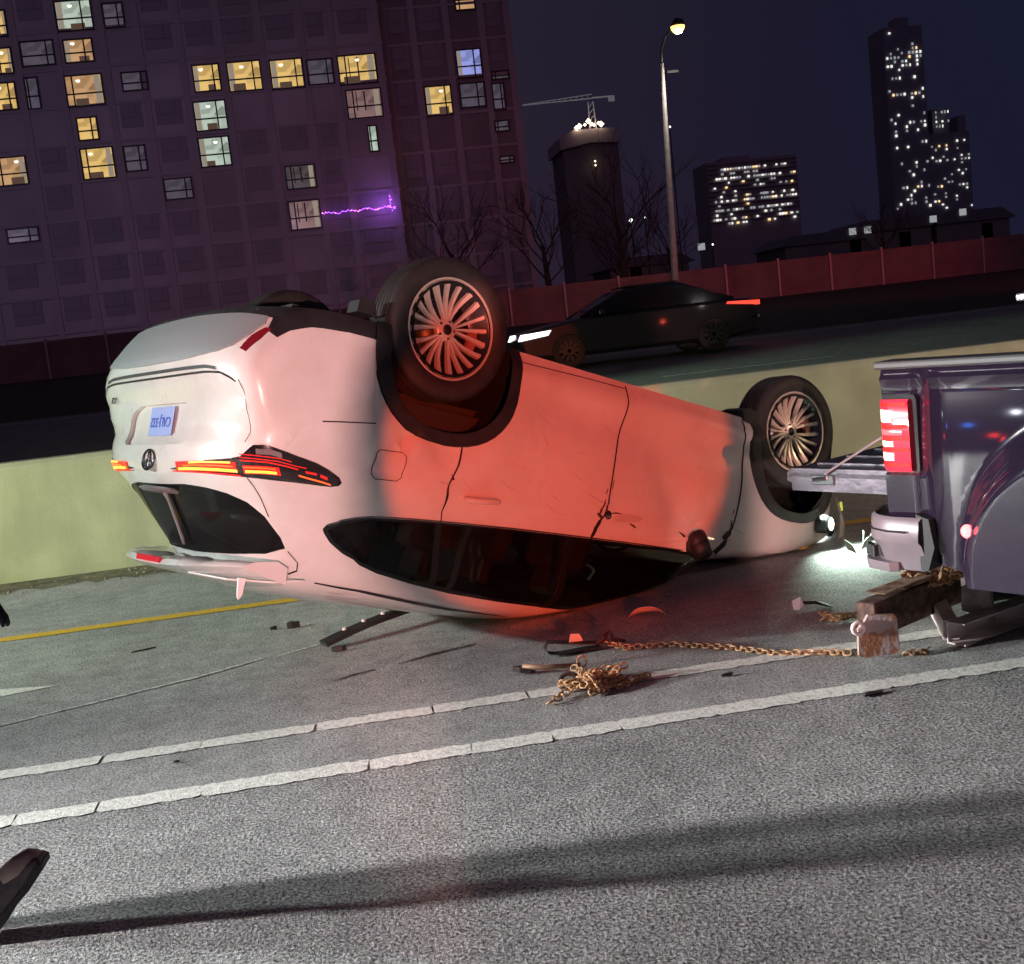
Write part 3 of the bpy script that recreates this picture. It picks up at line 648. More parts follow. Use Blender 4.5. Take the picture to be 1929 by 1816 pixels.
Q2 = Fp([(.145, 1.196), (.30, 1.187), (.31, 1.30), (.33, 1.52), (.255, 1.515), (.20, 1.35)])
Q3 = Fp([(.335, 1.185), (.60, 1.170), (.995, 1.153), (1.02, 1.27), (1.05, 1.545), (.71, 1.547), (.37, 1.528), (.345, 1.30)])
Q4 = Fp([(1.06, 1.152), (1.54, 1.135), (1.80, 1.128), (2.08, 1.130), (2.03, 1.22), (1.96, 1.34), (1.80, 1.46), (1.60, 1.53), (1.30, 1.548), (1.10, 1.546), (1.07, 1.30)])
RD = Fp([(.135, .78), (.13, .88), (.11, .95), (.095, 1.01), (.105, 1.07), (.105, 1.13), (.13, 1.182), (.60, 1.156), (1.14, 1.135), (1.16, 1.03), (1.205, .97), (1.21, .80), (1.215, .67), (1.235, .55), (1.27, .43), (1.28, .35), (1.27, .25), (.44, .25), (.46, .40), (.44, .52), (.38, .64), (.28, .73)])
FD = Fp([(1.29, .25), (1.298, .35), (1.288, .43), (1.253, .55), (1.233, .67), (1.228, .80), (1.223, .975), (1.178, 1.035), (1.16, 1.134), (1.54, 1.119), (1.85, 1.110), (2.16, 1.10), (2.23, 1.02), (2.29, .90), (2.31, .72), (2.315, .57), (2.31, .40), (2.31, .25)])
FEND = Fp([(2.325, .2), (2.33, .57), (2.325, .72), (2.305, .90), (2.245, 1.02), (2.20, 1.092), (2.6, 1.075), (2.95, 1.045), (3.18, 1.0), (3.36, .92), (3.40, .80), (3.3, .70), (3.3, .2)])
FUEL = Fp([(-.362, .905), (-.345, .888), (-.215, .880), (-.195, .893), (-.190, .92), (-.200, 1.005), (-.222, 1.025), (-.345, 1.033), (-.368, 1.015), (-.372, .98)])
WSH = [(U2+.42, v_of_z(1.17)), (U3+.05, v_of_z(1.17)), (U3+.05, v_of_z(1.60)), (U2+.30, v_of_z(1.60)), (U2+.30, v_of_z(1.52))]
HEADL = Fp([(2.98, .99), (3.0, 1.02), (3.2, .99), (3.45, .92), (3.62, .83), (3.62, .74), (3.50, .76), (3.38, .84), (3.2, .93)])
# region: name, polygon, outward offset, material, joined across the centre line
REG = [('void', VOID, 0, None, 0), ('void', VOIDF, 0, None, 0), ('void', AR[0], 0, None, 0), ('void', AR[1], 0, None, 0),
 ('arch_cladding', AO[0], .014, M_black, 0), ('arch_cladding', AO[1], .014, M_black, 0),
 ('skid_plate', SKID, .012, M_silver, 1), ('reflector', REFL, .003, M_redlens, 0), ('lower_valance', VAL, .001, M_black, 1),
 ('taillight', LAMP, .006, None, 0), ('headlight', HEADL, .002, None, 0),
 ('quarter_window', Q1, -.004, M_glass, 0), ('vent_window', Q2, -.004, M_glass, 0), ('rear_side_window', Q3, -.004, M_glass, 0), ('front_side_window', Q4, -.004, M_glass, 0), ('window_trim', WINO, -.001, M_gblack, 0),
 ('plate_recess', PREC, -.024, M_white, 1), ('rear_window', GLASS, -.004, M_rglass, 1), ('windshield', WSH, -.004, M_glass, 1), ('tailgate', GATE, 0, M_white, 1), ('fuel_door', FUEL, .0015, M_white, 0),
 ('rear_bumper', BUMP, .003, M_white, 1), ('rear_door', RD, 0, M_white, 0), ('front_door', FD, 0, M_white, 0), ('front_fender', FEND, .001, M_white, 0)]
verts = []; edges = []; faces = []
nu, nv = 150, 46
for i in range(nu+1):
    for j in range(nv+1): verts.append(Vector((U3*i/nu, VMAX*.99*j/nv)))
for r in REG:
    P = dens(r[1], .03); k = len(verts); verts += [Vector((min(max(p[0], 0), U3), min(max(p[1], 0), VMAX*.99))) for p in P]
    faces.append(list(range(k, len(verts))))
cv, ce, cf, ov, oe, of = delaunay_2d_cdt(verts, edges, faces, 0, 1e-4)
def inpoly(p, poly):
    c = False; n = len(poly); x, y = p
    for i in range(n):
        x1, y1 = poly[i]; x2, y2 = poly[i-1]
        if (y1 > y) != (y2 > y) and x < (x2-x1)*(y-y1)/(y2-y1)+x1: c = not c
    return c
BB = [(min(p[0] for p in r[1]), max(p[0] for p in r[1]), min(p[1] for p in r[1]), max(p[1] for p in r[1])) for r in REG]
groups = {}
for f in cf:
    c = ((cv[f[0]][0]+cv[f[1]][0]+cv[f[2]][0])/3, (cv[f[0]][1]+cv[f[1]][1]+cv[f[2]][1])/3)
    k = -1
    for i, r in enumerate(REG):
        b_ = BB[i]
        if b_[0] <= c[0] <= b_[1] and b_[2] <= c[1] <= b_[3] and inpoly(c, r[1]): k = i; break
    groups.setdefault(k, []).append(f)
_nc = {}
def SP(U, v, off=0.0):
    key = (round(U, 4), round(v, 4))
    r = _nc.get(key)
    if r is None:
        h = .004; p = Vector(P3(U, v)); sg = -1 if U < 0 else 1
        a = Vector(P3(U+h, v))-Vector(P3(U-h, v)); b_ = Vector(P3(U, min(v+h, VMAX)))-Vector(P3(U, max(v-h, 0)))
        n = a.cross(b_); n = n.normalized() if n.length > 1e-12 else Vector((0, 0, 1))
        if n.dot(p-Vector((1.3, 0, .9))) < 0: n = -n
        r = _nc[key] = (p, n)
    return zc(r[0]+r[1]*off)
PARTS = {}
def region_mesh(k, sides, name, off, m):
    bm = bmesh.new(); made = {}
    for s in sides:
        for f in groups.get(k, []):
            vs = []
            for i in f:
                U, v = cv[i]; key = (round(U*s, 4) if abs(U) > 1e-6 else 0.0, round(v, 4))
                if key not in made: made[key] = bm.verts.new(SP(key[0], key[1], off))
                vs.append(made[key])
            if len(set(vs)) < 3: continue
            try: bm.faces.new(vs if s > 0 else vs[::-1])
            except ValueError: pass
    if not bm.faces: bm.free(); return None
    if k != -1:      # turn the rim inwards so the panel has an edge of its own
        be = [e_ for e_ in bm.edges if e_.is_boundary]
        inv = {v: key for key, v in made.items()}
        if off > .002 or off < -.01:
            if off < 0: be = [e_ for e_ in be if max(abs(v.co.y) for v in e_.verts) > 1e-4]
            geo = bmesh.ops.extrude_edge_only(bm, edges=be); nv_ = [g_ for g_ in geo['geom'] if isinstance(g_, bmesh.types.BMVert)]
            cen = Vector((1.3, 0, .85))
            for v in nv_: v.co += (cen-v.co).normalized()*(off+.012) if off > 0 else Vector((off+.001, 0, 0))
    bmesh.ops.recalc_face_normals(bm, faces=bm.faces[:])
    me = bpy.data.meshes.new(name); bm.to_mesh(me); bm.free(); me.materials.append(m)
    me.polygons.foreach_set('use_smooth', [True]*len(me.polygons)); me.set_sharp_from_angle(angle=math.radians(50))
    return link(bpy.data.objects.new(name, me), CAR)
# lamps: dark housing under clear red lens with lit bars
M_house_l = mat('lamp_housing', (.02, .012, .014), .15, coat=.8)
body = region_mesh(-1, (1, -1), 'body', 0, M_white)
body.data.materials[0] = M_white
for k, (nm, poly, off, m, cen) in enumerate(REG):
    if nm == 'void': continue
    if nm in ('taillight', 'headlight'): m = M_house_l
    for sd in (((1, -1),) if cen else ((1,), (-1,))):
        o = region_mesh(k, sd, nm, off, m)
        if o: PARTS.setdefault(nm, []).append(o)
def surf_strip(name, pts, w, m, parent, off=.0015, th=0.0, sgn=1, closed=False, taper=False):
    "thin band that follows the body along pts (U, v)"
    P = dens(pts, .02, closed); V = []; n = len(P); F = []
    for i, p in enumerate(P):
        a = P[(i-1) % n] if closed else P[max(i-1, 0)]; b_ = P[(i+1) % n] if closed else P[min(i+1, n-1)]
        d = Vector((b_[0]-a[0], b_[1]-a[1])); d = d.normalized() if d.length > 0 else Vector((1, 0)); nx, ny = -d.y, d.x
        ww = w*(1 if not taper else .25+.75*math.sin(PI*(i+.5)/n))
        V += [SP((p[0]+nx*ww/2)*sgn, p[1]+ny*ww/2, off), SP((p[0]-nx*ww/2)*sgn, p[1]-ny*ww/2, off)]
        if th: V += [SP((p[0]-nx*ww*.3)*sgn, p[1]-ny*ww*.3, off+th), SP((p[0]+nx*ww*.3)*sgn, p[1]+ny*ww*.3, off+th)]
    q = 4 if th else 2
    for i in range(n if closed else n-1):
        j = (i+1) % n
        if th: F += [(q*i+a, q*i+(a+1) % 4, q*j+(a+1) % 4, q*j+a) for a in range(4)]
        else: F.append((2*i, 2*i+1, 2*j+1, 2*j))
    mb_ = MB(); mb_.add(V, F); return mb_.out(name, m, parent, smooth=not th)
for s in (1, -1):
    i_ = 0 if s > 0 else 1
    rd = PARTS['rear_door'][i_]; fd = PARTS['front_door'][i_]; tg = PARTS['tailgate'][0]
    surf_strip('shut_line', Fp([(.135, .775), (.128, .88), (.105, .95), (.09, 1.01), (.10, 1.07), (.10, 1.13), (.125, 1.185)], 4, False), .009, M_seal, rd, sgn=s)
    surf_strip('shut_line', Fp([(1.278, .22), (1.288, .35), (1.279, .43), (1.243, .55), (1.223, .67), (1.218, .80), (1.213, .975), (1.168, 1.035), (1.15, 1.136)], 4, False), .009, M_seal, fd, sgn=s)
    surf_strip('shut_line', Fp([(2.318, .22), (2.32, .57), (2.317, .72), (2.298, .90), (2.238, 1.02), (2.17, 1.10)], 4, False), .011, M_seal, fd, sgn=s)
    surf_strip('shut_line', Fp([(.45, .262), (.9, .245), (1.27, .238)], 4, False), .006, M_seal, rd, sgn=s)
    surf_strip('shut_line', [(p[0], p[1]) for p in FUEL], .004, M_seal, PARTS['fuel_door'][i_], off=.003, sgn=s, closed=True)
    surf_strip('shut_line', [RR(.875, .69), RR(.889, .73), RR(.891, .79), RR(.889, .85), RR(.872, .92), RR(.855, .97)], .008, M_seal, tg, sgn=s, off=.004)
    surf_strip('shut_line', [RR(.812, 1.126), RR(.803, 1.16), RR(.778, 1.21), RR(.753, 1.27), RR(.745, 1.29)], .009, M_seal, tg, sgn=s)
    surf_strip('shut_line', [RR(.70, 1.44), RR(.693, 1.49), RR(.663, 1.53), RR(.62, 1.552)], .009, M_seal, tg, sgn=s)
    surf_strip('shut_line', Fp([(-.40, .768), (-.58, .795), (-.68, .812)], 4, False), .006, M_seal, PARTS['rear_bumper'][0], sgn=s, off=.004)
    surf_strip('chrome_strip', Fp([(-.50, 1.288), (-.44, 1.256), (-.36, 1.231), (-.28, 1.213), (-.05, 1.191), (.21, 1.174), (.60, 1.152), (1.09, 1.132), (1.54, 1.116), (1.9, 1.108)]), .008, mat('black_chrome', (.25, .24, .25), .2, metal=1), PARTS['window_trim'][i_], sgn=s, off=.003)
    # roof rail and its recess
    surf_strip('roof_gutter', Fp([(-.42, 1.578), (-.33, 1.584), (-.06, 1.60), (.45, 1.635), (.9, 1.64)]), .035, M_black, body, sgn=s, off=.002, taper=True)
surf_strip('shut_line', [RR(.0, .652), RR(.3, .652), RR(.60, .652), RR(.75, .660), RR(.86, .70)], .010, M_seal, PARTS['tailgate'][0], off=.005)
surf_strip('shut_line', [RR(.0, .652), RR(.3, .652), RR(.60, .652), RR(.75, .660), RR(.86, .70)], .010, M_seal, PARTS['tailgate'][0], off=.005, sgn=-1)
# upper bumper slot with its dark recess
for s in (1, -1): surf_strip('bumper_slot', [RR(.01, .625), RR(.3, .625), RR(.62, .628), RR(.72, .64)], .016, M_black, PARTS['rear_bumper'][0], off=.006, sgn=s)
# lit bars of the tail lights
M_lit = mat('tail_bar_lit', (.9, .1, .02), .3, emit=(1.0, .11, .02), es=1.5); M_lity = mat('tail_bar_hot', (1, .6, .1), .3, emit=(1.0, .42, .03), es=2.0); M_litr = mat('tail_red_lit', (.6, .02, .02), .15, emit=(.75, .02, .015), es=.8)
M_clear = mat('clear_lens', (.5, .42, .42), .08, metal=.6)
for s in (1, -1):
    tl = PARTS['taillight'][0 if s > 0 else 1]
    surf_strip('light_bar', [RR(.33, 1.100), RR(.5, 1.094), RR(.7, 1.088), RR(.80, 1.084)], .044, M_litr, tl, off=.0085, sgn=s)
    surf_strip('light_bar', [RR(.36, 1.108), RR(.5, 1.104), RR(.7, 1.100), RR(.80, 1.098)], .011, M_lity, tl, off=.011, sgn=s)
    surf_strip('light_bar', [RR(.42, 1.094), RR(.5, 1.090), RR(.7, 1.084), RR(.79, 1.082)], .006, M_lit, tl, off=.011, sgn=s)
    surf_strip('light_bar', [RR(.48, 1.080), RR(.6, 1.074), RR(.78, 1.066)], .008, M_lity, tl, off=.011, sgn=s)
    surf_strip('light_bar', [RR(.28, 1.119), RR(.55, 1.119), RR(.80, 1.116)], .006, M_litr, tl, off=.009, sgn=s)
    surf_strip('light_bar', [RR(.828, 1.090), FL(-.90, 1.080), FL(-.84, 1.078)], .034, M_litr, tl, off=.0085, sgn=s)
    surf_strip('light_bar', [RR(.835, 1.096), FL(-.90, 1.088), FL(-.85, 1.086)], .010, M_lity, tl, off=.011, sgn=s)
    surf_strip('light_bar', [RR(.835, 1.080), FL(-.90, 1.072), FL(-.86, 1.071)], .006, M_lit, tl, off=.011, sgn=s)
    surf_strip('light_bar', [RR(.828, 1.052), FL(-.90, 1.045), FL(-.82, 1.050), FL(-.76, 1.056)], .006, M_litr, tl, off=.010, sgn=s)
    surf_strip('light_bar', [RR(.83, 1.038), FL(-.86, 1.034), FL(-.78, 1.042), FL(-.72, 1.044)], .004, M_litr, tl, off=.010, sgn=s)
    surf_strip('light_bar', [RR(.83, 1.024), FL(-.86, 1.020), FL(-.80, 1.026)], .004, M_litr, tl, off=.010, sgn=s)
    surf_strip('light_bar', [FL(-.75, 1.082), FL(-.66, 1.090), FL(-.575, 1.098)], .007, M_lit, tl, off=.010, sgn=s)
    surf_strip('light_bar', [FL(-.72, 1.062), FL(-.66, 1.062)], .010, M_litr, tl, off=.009, sgn=s)
    surf_strip('light_bar', [FL(-.64, 1.066), FL(-.60, 1.074)], .014, M_litr, tl, off=.009, sgn=s)
    surf_strip('lens', [FL(-.955, 1.004), FL(-.90, .998), FL(-.85, 1.006)], .024, M_clear, tl, off=.009, sgn=s)
# wheels
def make_wheel(cx, sy, steer=0.0, spin=0.0):
    y0 = .835 if sy > 0 else -.875; zw = .1944 if sy > 0 or cx > 1 else .172
    w = MB()
    w.lathe([(.06, -.02), (.235, -.02), (.235, .10), (.25, .10)], 40, 'y').lathe([(.0, .0), (.16, .0), (.165, .012), (.165, .02), (.0, .02)], 40, 'y')
    wh = w.out('wheel', M_alloyd, CAR, smooth=True); wh.location = (cx, y0, zw); wh.rotation_euler = (0, spin if sy > 0 else -spin, steer)
    if sy < 0: wh.rotation_euler = (0, -spin, PI+steer)
    prof = [(.262, .078), (.268, .098), (.285, .108), (.315, .113), (.345, .108), (.362, .098), (.3715, .084), (.374, .076)]
    for g_ in (.058, .032, 0, -.030, -.056):
        prof += [(.3765, g_+.010), (.3765, g_+.006), (.369, g_+.0045), (.369, g_-.0045), (.3765, g_-.006)]
    prof += [(.374, -.076), (.3715, -.084), (.362, -.098), (.345, -.108), (.30, -.112), (.262, -.09), (.250, -.08)]
    ty = MB().lathe(prof, 96, 'y').out('tyre', M_rubber, wh, auto=40)
    # shoulder sipes
    sb = MB()
    for k in range(72):
        a = k*2*PI/72
        for q in (-1, 1):
            M_ = Matrix.Rotation(-a, 4, 'Y'); sb.box(M_ @ Vector((.372, q*.072, 0)), (.006, .018, .006), M_.to_3x3().to_4x4())
    sb.out('tread_blocks', M_rubber, wh)
    rm = MB().lathe([(.250, .080), (.262, .084), (.268, .094), (.2655, .100), (.258, .099), (.250, .088), (.243, .060), (.236, .0)], 80, 'y')
    # twenty thin spokes in five fans of four, straight-edged and dished toward the hub
    def spoke(a0, a1, wi, wo, dz=0.0):
        P = []
        for t in (0, .2, .45, .7, .9, 1.0):
            r = .055+(.252-.055)*t; a = a0+(a1-a0)*(t**.8); h = .052+.040*t**1.5-.022*math.sin(PI*t)*.5
            P.append((r, a, h, wi+(wo-wi)*t))
        V = []; 
        for r, a, h, ww in P:
            c = Vector((math.cos(a), 0, math.sin(a))); n_ = Vector((-math.sin(a), 0, math.cos(a)))
            V += [c*r+n_*ww/2+Vector((0, h, 0)), c*r-n_*ww/2+Vector((0, h, 0)), c*r-n_*ww*.7+Vector((0, h-.022, 0)), c*r+n_*ww*.7+Vector((0, h-.022, 0))]
        F = [(4*i+k, 4*i+(k+1) % 4, 4*i+4+(k+1) % 4, 4*i+4+k) for i in range(5) for k in range(4)]
        rm.add(V, F)
    for k in range(5):
        b0 = k*2*PI/5
        for q, (di, do) in enumerate(((-.30, -.50), (-.10, -.165), (.10, .165), (.30, .50))):
            spoke(b0+di, b0+do, .010, .020 if q in (1, 2) else .027)
    rm.lathe([(.0, .060), (.030, .060), (.033, .056), (.046, .054), (.058, .048), (.060, .038), (.060, .0)], 40, 'y')
    rim = rm.out('rim', M_alloy, wh, auto=35)
    bk = MB().lathe([(.0, .063), (.026, .063), (.029, .058)], 28, 'y')
    bk.out('hub_cap', M_darkm, wh, smooth=True)
    lg = MB()
    for k in range(5):
        a = k*2*PI/5+.3; lg.lathe([(.0, .056), (.006, .056), (.010, .046)], 8, 'y', (math.cos(a)*.046, 0, math.sin(a)*.046))
    lg.out('lug_nut', M_alloyd, wh)
    cal = MB()
    for i in range(7):
        a = .2+i*.09; M_ = Matrix.Rotation(-a, 4, 'Y'); cal.box(M_ @ Vector((.175, .022, 0)), (.05, .05, .02), M_.to_3x3().to_4x4())
    cal.out('brake_caliper', M_caliper, wh)
    MB().lathe([(.0, .012), (.165, .012), (.168, .004), (.168, -.012)], 40, 'y').out('brake_disc', M_disc, wh, smooth=True)
    return wh
make_wheel(0, 1, 0, .35); make_wheel(2.85, 1, .0896, .9); make_wheel(0, -1, 0, .1); make_wheel(2.85, -1, .0896, .5)
# wheel wells
for cx in (0, 2.85):
    for s in (1, -1):
        pts = arch(cx, .40, .34, .41, .22, 16); V = []; n = len(pts)
        for yy in (.945*s, .56*s): V += [(x, yy if yy*s < .9 else s*(.93), z) for x, z in pts]
        k = len(V); V += [(cx, .56*s, .35)]
        F = [(i, i+1, n+i+1, n+i) for i in range(n-1)]+[(n+i, n+i+1, k) for i in range(n-1)]+[(2*n-1, n, k)]
        MB().add(V, F).out('wheel_liner', M_liner, CAR, smooth=False)
# underside
ub = MB()
ub.box((1.42, 0, .27), (4.3, 1.14, .12)).box((1.42, .74, .285), (1.93, .34, .10)).box((1.42, -.74, .285), (1.93, .34, .10)).box((-.66, 0, .365), (.66, 1.50, .09)).box((3.3, 0, .30), (.5, 1.3, .12))
ub.out('underbody', mat('underbody', (.03, .03, .032), .8, noise=.4, nscale=6), CAR)
ex = MB(); ex.tube([(-.85, .45, .36), (-.6, .45, .33), (.4, .25, .20), (2.2, .2, .20)], .032, 10).box((-.55, .25, .33), (.28, .7, .12), None, .03).tube([(-.05, -.7, .22), (0, .7, .22)], .04, 10).tube([(2.85, -.7, .24), (2.85, .7, .24)], .035, 10)
ex.out('exhaust', mat('exhaust_steel', (.30, .28, .26), .5, metal=.8, noise=.3, nscale=5), CAR, smooth=True)
MB().prism([(-.545, .235), (-.45, .235), (-.45, .175), (-.46, .160), (-.52, .160), (-.54, .175)], 'y', .80, .90).out('mud_flap', M_black, CAR)
MB().prism([(2.33, .22), (2.47, .24), (2.47, .15), (2.36, .13), (2.30, .16)], 'y', .74, .93).out('mud_flap', M_black, CAR)
# tailgate emblem, badge, plate, wiper, spoiler, brake light
M_chrome = mat('chrome', (.55, .55, .57), .12, metal=1.0); M_badge = mat('badge_black', (.03, .03, .03), .3)
em = MB()
def ell(a, b_, cz, w, cy=0.0):
    em.tube([(-1.113-.000, cy+a*math.cos(t*2*PI/28), cz+b_*math.sin(t*2*PI/28)) for t in range(28)], w, 6, closed=True)
ell(.078, .052, 1.072, .0060); ell(.020, .047, 1.072, .0045); ell(.050, .018, 1.092, .0045)
em.out('emblem', mat('emblem_metal', (.16, .16, .18), .2, metal=1), tg, smooth=True)
def textobj(txt, size, m, parent, loc, rot, name='lettering', ext=.0012, squeeze=1.0):
    cu = bpy.data.curves.new(name, 'FONT'); cu.body = txt; cu.size = size; cu.extrude = ext; cu.align_x = 'CENTER'; cu.align_y = 'CENTER'
    to = bpy.data.objects.new(name, cu); COL.objects.link(to); dg = bpy.context.evaluated_depsgraph_get()
    me = bpy.data.meshes.new_from_object(to.evaluated_get(dg)); bpy.data.objects.remove(to); me.materials.clear(); me.materials.append(m)
    o = link(bpy.data.objects.new(name, me), parent); o.location = loc; o.rotation_euler = rot; o.scale = (squeeze, 1, 1); return o
RB = (PI/2, 0, -PI/2)      # faces the tail
# number plate in its recess
PLX = -1.098
pl = MB().box((-1.078, 0, .865), (.004, .305, .152), None, .0015).out('number_plate', mat('plate_white', (.34, .44, .80), .35), CAR)
textobj('CALJ·332', .074, mat('plate_blue', (.03, .10, .55), .4), pl, (-1.0815, 0, .868), RB, squeeze=.92)
textobj('XSE', .050, M_badge, tg, (-1.112, -.66, .735), RB, 'badge')
wp = MB(); wp.tube([(-1.03, .015, 1.205), (-.985, .03, 1.26), (-.90, -.02, 1.37), (-.83, -.05, 1.475)], .0075, 6).tube([(-1.025, .06, 1.215), (-.93, .015, 1.34), (-.845, -.03, 1.455)], .0065, 6)
wa = wp.out('rear_wiper', mat('wiper_grey', (.30, .30, .30), .5), tg)
MB().lathe([(0, -.012), (.14, -.012), (.165, .0), (.14, .014), (0, .014)], 24, 'z', (0, 0, 0)).out('wiper_housing', mat('housing_grey', (.22, .21, .22), .4), tg).location = (-.975, .02, 1.215)
# spoiler: thin deck that overhangs the rear window
sv = []; N = 25
for i in range(N):
    t = -1+2*i/(N-1); y = t*.70; xe = -1.03+.20*abs(t)**3.2; xi = -.60-.0*abs(t); zt = 1.600-.050*t*t; zb = 1.538-.035*t*t+.008*math.cos(t*9)*(abs(t) < .75)
    sv.append([(xi, y, zt+.055), (xe+.05, y, zt+.012), (xe, y, zt-.006), (xe+.012, y, zb+.030), (xe+.05, y, zb+.012), (xe+.17, y, zb-.004), (xi, y, zb+.02)])
V = [zc(p) for r_ in sv for p in r_]; F = [(7*i+k, 7*i+(k+1) % 7, 7*i+7+(k+1) % 7, 7*i+7+k) for i in range(N-1) for k in range(7)]+[tuple(range(7)), tuple(range(7*(N-1), 7*N))]
spo = MB().add(V, F).out('spoiler', M_white, CAR, auto=40)
MB().box((-1.028, 0, 1.570), (.02, .30, .030), None, .004).out('brake_light', mat('brake_red', (.5, .02, .03), .15, emit=(.6, .02, .03), es=.5), spo)
# torn end of the roof trim hanging from the rear edge
MB().tube([zc(p) for p in ((-.93, .30, 1.61), (-.84, .55, 1.615), (-.66, .69, 1.60), (-.50, .70, 1.575))], .005, 6).out('roof_trim', mat('trim_pale', (.8, .78, .76), .4), spo)
MB().prism([(-.81, 1.600), (-.77, 1.600), (-.775, 1.68), (-.79, 1.705), (-.80, 1.69)], 'y', .60, .612).out('bracket', mat('bracket_white', (.85, .85, .85), .4), spo)
# door handles, mirror
def handle(x0, x1, z0, z1, door, s, broken=False):
    n = 9; V = []; 
    mb_ = MB(); P = []
    for i in range(n):
        t = i/(n-1); x = x0+(x1-x0)*t; z = z0+(z1-z0)*t; p = SP(*[FL(x, z)[0]*s, FL(x, z)[1]], .008+.030*math.sin(PI*min(1, max(0, t)))**.5); P.append(p)
    mb_.tube(P, [.012]+[.0175]*(n-2)+[.012], 10)
    h_ = mb_.out('door_handle', M_white, door, smooth=True)
    U_, v_ = FL((x0+x1)/2, (z0+z1)/2+.0)
    surf_strip('handle_cup', [FL(x0+.05, z0-.005), FL(x1-.06, z1-.005)], .055, M_white if not broken else M_black, door, off=.0015, sgn=s, taper=True)
for s in (1, -1):
    i_ = 0 if s > 0 else 1
    handle(.20, .43, 1.045, 1.030, PARTS['rear_door'][i_], s)
    if s < 0: handle(1.25, 1.48, .995, .985, PARTS['front_door'][i_], s)
fd = PARTS['front_door'][0]
# left front handle torn out: dark lock hole with the bright barrel in it, scraped cup
MB().lathe([(0, .004), (.026, .004), (.030, -.01)], 16, 'y', SP(*FL(1.235, .985), .002)).out('lock_hole', M_seal, fd)
MB().lathe([(0, .016), (.010, .014), (.013, .002)], 12, 'y', SP(*FL(1.225, .995), .006)).out('lock_barrel', M_chrome, fd, smooth=True)
surf_strip('handle_cup', Fp([(1.27, .985), (1.38, .985), (1.50, .98)]), .060, mat('dented_cup', (.62, .56, .53), .5), fd, off=.002, taper=True)
M_scuff = mat('scuff', (.06, .04, .04), .9, noise=.5, nscale=60)
for pts, w in (([(1.245, .975), (1.30, .965), (1.36, .968)], .012), ([(1.19, .90), (1.175, .96), (1.165, 1.0)], .010), ([(1.195, .84), (1.19, .87)], .008), ([(1.235, .78), (1.232, .84)], .006), ([(1.15, .985), (1.19, 1.015)], .012), ([(1.85, 1.0), (1.93, 1.04)], .008), ([(2.275, .87), (2.262, .95)], .012), ([(2.262, .94), (2.25, .99)], .028), ([(2.285, .80), (2.28, .83)], .008), ([(.10, .94), (.115, .965)], .010), ([(1.41, 1.01), (1.46, 1.03)], .006)):
    surf_strip('scuff_mark', Fp(pts), w, M_scuff, fd if pts[0][0] > 1.0 else PARTS['rear_door'][0], off=.002, taper=True)
M_scr = mat('scratch_primer', (.40, .37, .36), .7, noise=.4, nscale=70)
rnd = random.Random(23)
for k in range(26):
    x0 = rnd.uniform(-.3, 2.9); z0 = rnd.choice([rnd.uniform(.88, 1.08), rnd.uniform(.45, .95)]); L = rnd.uniform(.04, .22); dz = rnd.uniform(-.04, .07)
    if z0 < .82 and (abs(x0) < .56 or abs(x0-2.85) < .6 or abs(x0+L) < .56): continue
    surf_strip('scratch', Fp([(x0, z0), (x0+L*.5, z0+dz*.6), (x0+L, z0+dz)]), rnd.uniform(.0015, .0035), M_scr, fd if x0 > 1.1 else PARTS['rear_door'][0], off=.002, taper=True)
for k in range(14):
    x0 = rnd.uniform(-.35, .9); z0 = 1.60+.05*rnd.random(); surf_strip('scratch', Fp([(x0, z0), (x0+rnd.uniform(.08, .3), z0+rnd.uniform(0, .015))]), rnd.uniform(.002, .006), M_scr, body, off=.002, taper=True)
# door mirror stub crushed under the belt line
p = SP(*FL(1.98, 1.07), .0)
mi = MB().tube([p+Vector((0, -.02, 0)), p+Vector((.02, .06, .01)), p+Vector((.02, .10, .05))], [.055, .075, .05], 12).lathe([(0, -.03), (.06, -.02), (.075, .02), (.04, .05), (0, .055)], 16, 'y', p+Vector((.0, .04, -.03)))
mi = mi.out('mirror_stub', M_black, fd, smooth=True)
# headlights
M_hl = mat('headlamp_glow', (1, 1, 1), .3, emit=(.9, 1, .9), es=6)
for s in (1, -1):
    hl = PARTS['headlight'][0 if s > 0 else 1]
    surf_strip('lamp_bar', Fp([(3.34, .91), (3.45, .86), (3.54, .81)]), .035, M_hl, hl, off=.008, sgn=s)
    surf_strip('turn_signal', Fp([(3.13, .975), (3.19, .965)]), .022, mat('amber_lens', (1, .4, .05), .3, emit=(1, .32, .03), es=2.2), hl, off=.007, sgn=s)
hp = CM @ Vector((3.62, .55, .80))
hu = MB().lathe([(0, .06), (.05, .05), (.065, .02), (.06, -.05), (.02, -.09)], 16, 'y', (0, 0, 0)); hu = hu.out('headlight_unit', M_black, CAR, smooth=True)
hu.matrix_parent_inverse = CMI; hu.location = (2.96, 7.44, .16); hu.rotation_euler = (0, 0, -2.3)
hb = MB().lathe([(0, .072), (.03, .070), (.045, .061)], 16, 'y'); hb.out('bulb', M_hl, hu)
for sx, sy, r_ in ((3.10, 7.18, .3), (3.16, 7.26, 1.1), (3.04, 7.10, 2.0)):
    q = MB().prism([(0, 0), (.07, .02), (.10, .09), (.03, .05)], 'y', -.003, .003).out('headlight_shard', mat('clear_plastic', (.7, .85, .75), .15, spec=.8), CAR); q.matrix_parent_inverse = CMI; q.location = (sx, sy, .005); q.rotation_euler = (0, 0, r_)
spot('wreck_headlight', (2.97, 7.42, .24), (3.18, 6.98, 0.0), 130, (.78, 1.0, .82), 125, .8, .04)
